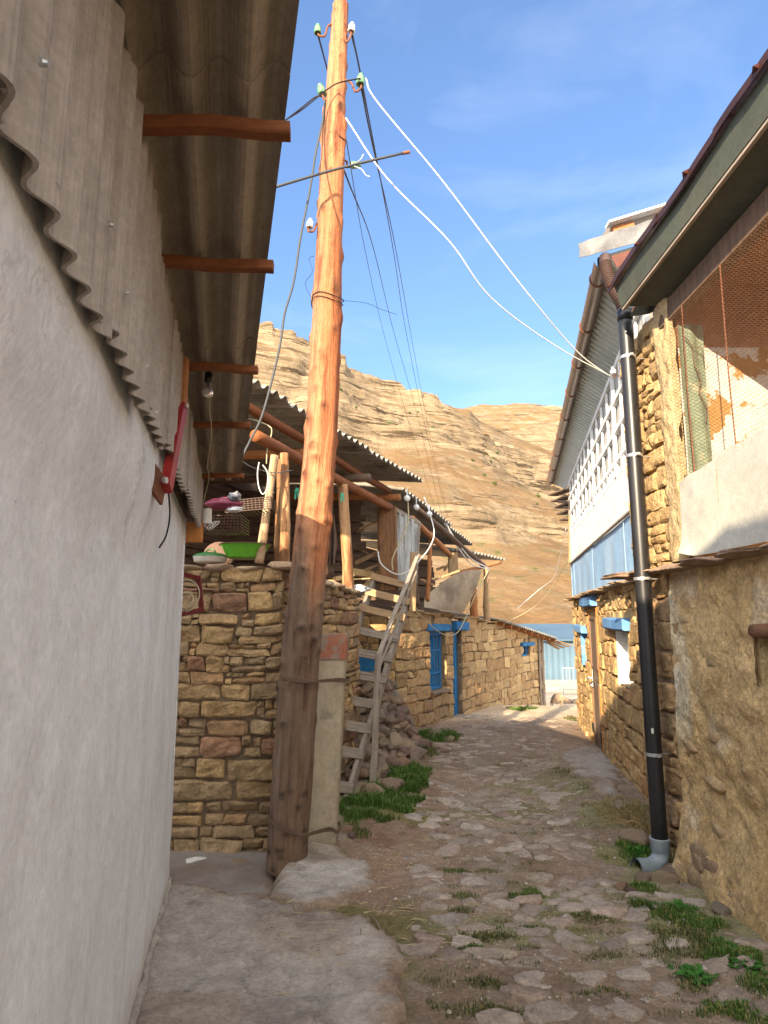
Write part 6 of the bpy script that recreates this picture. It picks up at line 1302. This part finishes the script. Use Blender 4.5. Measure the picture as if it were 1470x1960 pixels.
# ================================================================== hills
def terrain(name, ridge, Y0_, Yr_, zb_, seed, ra, rb, na, nr_, back_, rockf, mat, rough=1.0, step=6.):
    r0 = [ratio(px, py) for px, py in ridge]; e0_ = [(sp + uv_(px, py)[1] * cp) / (cp - uv_(px, py)[1] * sp) for px, py in ridge]
    r = np.linspace(ra, rb, na); er = np.interp(r, r0, e0_); s_ = np.concatenate([np.linspace(0, 1, nr_) ** 1.0, 1 + np.linspace(.01, back_, nr_ // 6)])
    Rr_, S = np.meshgrid(r, s_, indexing='ij'); ER = er[:, None] + 0 * S; YR = Yr_(Rr_); Y = Y0_ + (YR - Y0_) * S; X = Rr_ * Y
    ks = np.ones(41) / 41; es = np.convolve(np.pad(er, 20, 'edge'), ks, 'valid'); ER = es[:, None] + (er - es)[:, None] * sst(.86, 1, S); Zr = H + YR * ER; f = np.where(S <= 1, np.clip(S, 0, 1) ** 1.12, 1 - (S - 1) * .9); Z = zb_ + (Zr - zb_) * f
    fade = sst(0, .12, S)
    Z = Z + rough * fade * (3.2 * fbm(X * .02, Y * .02, 0, 5, seed) * (1 - .7 * sst(.8, 1, S)) + .4 * fbm(X * .16, Y * .16, 0, 3, seed + 5))
    gul = np.abs(fbm(X * .018 + 7, Y * .008, 0, 4, seed + 8)); Z = Z - rough * fade * 1.8 * np.exp(-(gul / .12) ** 2) * (1 - sst(.85, 1, S))
    tilt = .04 * X; q = (Z + tilt + 1.6 * fbm(X * .03, Y * .03, 0, 3, seed + 3)) / step; fq = q - np.floor(q); k1 = .30 + .2 * _h(np.floor(q), np.floor(q) * 0, np.floor(q) * 0, seed)
    T = np.floor(q) + np.where(fq < k1, fq * .35, k1 * .35 + (1 - k1 * .35) * sst(k1, k1 + .22, fq)); mask = sst(-.05, .35, fbm(X * .016, Y * .012 + q * .6, 0, 4, seed + 11)) * rockf
    Z = Z + fade * mask * (T - q) * step * .85
    q2 = q * 5.3 + .6 * vn(X * .1, Y * .1, 0, 2); T2 = np.floor(q2) + sst(.55, .75, q2 - np.floor(q2)); Z = Z + fade * mask * (T2 - q2) * step / 5.3 * .7
    Z = Z + fade * mask * .8 * fbm(X * .3, Y * .3, Z * .3, 3, seed + 20)
    m_ = MB(mat); m_.grid(np.stack([X, Y, Z], -1), flip=True)
    return tag(m_.build(name, smooth=False, origin=(0, 100, 0)), kind='structure'), (r, s_, X, Y, Z)
def hillmat(name, grass1, grass2, rock1, rock2, sc):
    m = bpy.data.materials.new(name); m.use_nodes = True; nt = m.node_tree; N = nt.nodes; L = nt.links; bs = N['Principled BSDF']; bs.inputs['Roughness'].default_value = 1; bs.inputs['Specular IOR Level'].default_value = .1
    at = N.new('ShaderNodeAttribute'); at.attribute_name = 'tc'
    def noise(scale, st=(1, 1, 1), det=8, ro=.6):
        mp = N.new('ShaderNodeMapping'); L.new(at.outputs['Vector'], mp.inputs[0]); mp.inputs['Scale'].default_value = st; n = N.new('ShaderNodeTexNoise'); L.new(mp.outputs[0], n.inputs[0]); n.inputs['Scale'].default_value = scale; n.inputs['Detail'].default_value = det; n.inputs['Roughness'].default_value = ro; return n.outputs[0]
    def ramp(s_, a, b, ca, cb):
        r = N.new('ShaderNodeValToRGB'); L.new(s_, r.inputs[0]); e = r.color_ramp.elements; e[0].position = a; e[1].position = b; e[0].color = (*ca, 1); e[1].color = (*cb, 1); return r.outputs[0]
    def mix(f, a, b):
        x = N.new('ShaderNodeMix'); x.data_type = 'RGBA'; L.new(f, x.inputs[0]); L.new(a, x.inputs[6]); L.new(b, x.inputs[7]); return x.outputs[2]
    g = ramp(noise(.05 * sc), .35, .65, grass1, grass2); g = mix(ramp(noise(.10 * sc, (.5, .5, 2.2), ro=.75), .52, .62, (0, 0, 0), (1, 1, 1)), g, ramp(noise(.5 * sc, (.5, .5, 2)), .3, .7, rock1, rock2)); g = mix(ramp(noise(1.0 * sc, ro=.8), .60, .65, (0, 0, 0), (1, 1, 1)), g, ramp(noise(.2), .3, .7, (.085, .075, .04), (.14, .11, .06))); g = mix(ramp(noise(.20 * sc, ro=.7), .55, .64, (0, 0, 0), (1, 1, 1)), g, ramp(noise(.9 * sc), .4, .6, (.09, .095, .035), (.20, .15, .07)))
    g = mix(ramp(noise(.6 * sc, ro=.75), .64, .70, (0, 0, 0), (1, 1, 1)), g, ramp(noise(3. * sc), .3, .7, rock1, rock2))
    k = ramp(noise(.22 * sc, (.35, .35, 2.6), ro=.7), .36, .62, rock1, rock2); k = mix(ramp(noise(.30 * sc, (.18, .18, 3.0), ro=.72), .43, .47, (1, 1, 1), (0, 0, 0)), k, ramp(noise(2), 0, 1, tuple(v * .42 for v in rock1), tuple(v * .5 for v in rock1)))  # dark strata lines painted in for shadows under the ledges
    ge = N.new('ShaderNodeNewGeometry'); sx = N.new('ShaderNodeSeparateXYZ'); L.new(ge.outputs['Normal'], sx.inputs[0]); ad = N.new('ShaderNodeMath'); ad.operation = 'ADD'; L.new(sx.outputs[2], ad.inputs[0])
    nn_ = N.new('ShaderNodeMath'); nn_.operation = 'MULTIPLY_ADD'; L.new(noise(.35 * sc), nn_.inputs[0]); nn_.inputs[1].default_value = -.5; nn_.inputs[2].default_value = .25; L.new(nn_.outputs[0], ad.inputs[1])
    f = ramp(ad.outputs[0], .66, .82, (1, 1, 1), (0, 0, 0)); c = mix(f, g, k); L.new(c, bs.inputs['Base Color'])
    b = N.new('ShaderNodeBump'); L.new(noise(1.4 * sc, (.6, .6, 1.6), ro=.7), b.inputs['Height']); b.inputs['Strength'].default_value = .8; b.inputs['Distance'].default_value = .9 / sc; L.new(b.outputs[0], bs.inputs['Normal']); return m
RID = [(-900, 900), (200, 560), (330, 575), (420, 612), (470, 622), (488, 626), (522, 626), (526, 637), (560, 641), (600, 664), (628, 676), (640, 684), (662, 686), (668, 710), (705, 716), (730, 727), (762, 735), (780, 741), (806, 742), (812, 752), (848, 768), (868, 778), (900, 784), (918, 804), (960, 822), (1000, 842), (1075, 868), (1200, 900), (2600, 1100)]
hm = hillmat('hill_ground', (.165, .10, .048), (.235, .152, .08), (.15, .108, .066), (.33, .25, .16), 1.)
hl, HD = terrain('hill', RID, 62., lambda r: 235 + 60 * np.clip(r + .3, 0, 1) + 14 * vn(r * 9, 0 * r, 3), -1.8, 5, -.75, .85, 620, 520, .5, 1.0, hm)
hm2 = hillmat('far_hill_ground', (.19, .115, .056), (.24, .15, .075), (.21, .155, .10), (.28, .22, .145), .5)
terrain('far_hill', [(-900, 1000), (700, 860), (800, 810), (880, 785), (910, 776), (935, 771), (960, 772), (985, 769), (1010, 771), (1040, 778), (1075, 786), (1150, 800), (1300, 830), (2600, 1100)], 300., lambda r: 560 + 0 * r, 20, 9, -.4, .8, 300, 160, .4, .45, hm2, rough=1.6, step=20)
# shrubs on the hill
def shrub_mesh(seed):
    r_ = random.Random(seed); m_ = MB(mSHRUB)
    for _ in range(230):
        a, b_ = r_.random() * 6.28, math.acos(r_.uniform(-.2, 1)); q = r_.random() ** .4 * (1 + .3 * math.sin(a * 3 + seed)); p = Vector((math.sin(b_) * math.cos(a), math.sin(b_) * math.sin(a), math.cos(b_) * 1.1)) * q * .5
        d1 = Vector((r_.gauss(0, 1), r_.gauss(0, 1), r_.gauss(0, 1))).normalized() * .085; d2 = Vector((r_.gauss(0, 1), r_.gauss(0, 1), r_.gauss(0, 1))).normalized() * .085; g = r_.uniform(.6, 1.5)
        m_.add([p - d1, p + d2, p + d1, p - d2], [(0, 1, 2, 3)], 0, (g, g, g))
    m_.tube([(0, 0, -.15), (0, 0, .2)], .03, 5, col=(2, 1, 1)); return m_.build('shrub', origin=(0, 0, 0))
sp_ = [shrub_mesh(k) for k in range(4)]; cnt = 0; rr_, ss_, XX, YY2, ZZ2 = HD; rnd = random.Random(61); tgt = 110
while cnt < tgt:
    i = rnd.randrange(200, 560); j = rnd.randrange(90, 470)
    if float(vn(XX[i, j] * .02, YY2[i, j] * .03, 0, 44)) < -.15 + .5 * (j > 380): continue
    o = sp_[cnt] if cnt < 4 else sp_[cnt % 4].copy()
    if cnt >= 4: COL.objects.link(o)
    s_ = rnd.uniform(.6, 1.5) * (1.5 if rnd.random() < .12 else 1) * YY2[i, j] / 170; o.location = (XX[i, j], YY2[i, j], ZZ2[i, j] + .1 * s_); o.scale = (s_, s_, s_ * rnd.uniform(.7, 1.1)); o.rotation_euler = (0, 0, rnd.random() * 6)
    tag(o, 'small dark green shrub growing on the dry hillside', 'shrub', 'shrubs on the hillside'); cnt += 1

# ================================================================== camera, sun, sky
cam = bpy.data.cameras.new('camera'); co = bpy.data.objects.new('camera', cam); COL.objects.link(co); SC.camera = co
co.location = (0, 0, H); co.rotation_euler = (math.pi / 2 + PITCH, 0, 0); cam.sensor_fit = 'VERTICAL'; cam.sensor_height = 36; cam.lens = F / 1960 * 36; cam.clip_end = 6000; cam.clip_start = .02
sl = bpy.data.lights.new('sun', 'SUN'); sl.energy = 2.0; sl.angle = R(.5); sl.color = (1, .80, .55); so_ = bpy.data.objects.new('sun', sl); COL.objects.link(so_); so_.rotation_euler = SUN.to_track_quat('-Z', 'Y').to_euler(); so_.location = (-5, -10, 12)
wd = bpy.data.worlds.new('World'); SC.world = wd; wd.use_nodes = True; nt = wd.node_tree; bg_ = nt.nodes['Background']; sk = nt.nodes.new('ShaderNodeTexSky'); sk.sky_type = 'NISHITA'; sk.sun_disc = False
sk.sun_elevation = math.asin(-SUN.z); sk.sun_rotation = math.atan2(-SUN.x, -SUN.y); sk.air_density = 1.0; sk.dust_density = .6; sk.ozone_density = 1.6; sk.altitude = 1500
def wn(t, **k):
    n = nt.nodes.new(t)
    for a, b_ in k.items(): setattr(n, a, b_)
    return n
gc = wn('ShaderNodeTexCoord'); va = wn('ShaderNodeVectorMath', operation='ADD'); nt.links.new(gc.outputs['Generated'], va.inputs[0]); va.inputs[1].default_value = (0, 0, .16)
vz = wn('ShaderNodeVectorMath', operation='NORMALIZE'); nt.links.new(va.outputs[0], vz.inputs[0]); nt.links.new(vz.outputs[0], sk.inputs[0])
tm = wn('ShaderNodeMix', data_type='RGBA', blend_type='MULTIPLY'); tm.inputs[0].default_value = 1; nt.links.new(sk.outputs[0], tm.inputs[6]); tm.inputs[7].default_value = (.505, .54, .59, 1)
# faint cloud wisps ahead; bright veil behind the viewer added to fill the shade
mp = wn('ShaderNodeMapping'); mp.inputs['Scale'].default_value = (1.1, 1.1, 3.2); mp.inputs['Rotation'].default_value = (0, .3, .5); nt.links.new(gc.outputs['Generated'], mp.inputs[0])
cn = wn('ShaderNodeTexNoise'); nt.links.new(mp.outputs[0], cn.inputs[0]); cn.inputs['Scale'].default_value = 2.2; cn.inputs['Detail'].default_value = 9; cn.inputs['Roughness'].default_value = .55; cn.inputs['Distortion'].default_value = .5
cr = wn('ShaderNodeValToRGB'); nt.links.new(cn.outputs[0], cr.inputs[0]); cr.color_ramp.elements[0].position = .46; cr.color_ramp.elements[1].position = .8; cr.color_ramp.elements[1].color = (.08, .08, .08, 1)
sxyz = wn('ShaderNodeSeparateXYZ'); nt.links.new(gc.outputs['Generated'], sxyz.inputs[0]); mr = wn('ShaderNodeMapRange', interpolation_type='SMOOTHSTEP'); nt.links.new(sxyz.outputs[1], mr.inputs[0]); mr.inputs[1].default_value = .25; mr.inputs[2].default_value = -.35; mr.inputs[3].default_value = 0; mr.inputs[4].default_value = .8
ad = wn('ShaderNodeMath', operation='ADD', use_clamp=True); nt.links.new(cr.outputs[0], ad.inputs[0]); nt.links.new(mr.outputs[0], ad.inputs[1])
cm = wn('ShaderNodeMix', data_type='RGBA'); nt.links.new(ad.outputs[0], cm.inputs[0]); nt.links.new(tm.outputs[2], cm.inputs[6]); cm.inputs[7].default_value = (5.2, 5.05, 4.75, 1)
nt.links.new(cm.outputs[2], bg_.inputs[0]); bg_.inputs[1].default_value = .12
SC.view_settings.view_transform = 'Standard'; SC.view_settings.look = 'None'; SC.view_settings.gamma = 1; SC.view_settings.exposure = 2.72
SC.cycles.max_bounces = 8
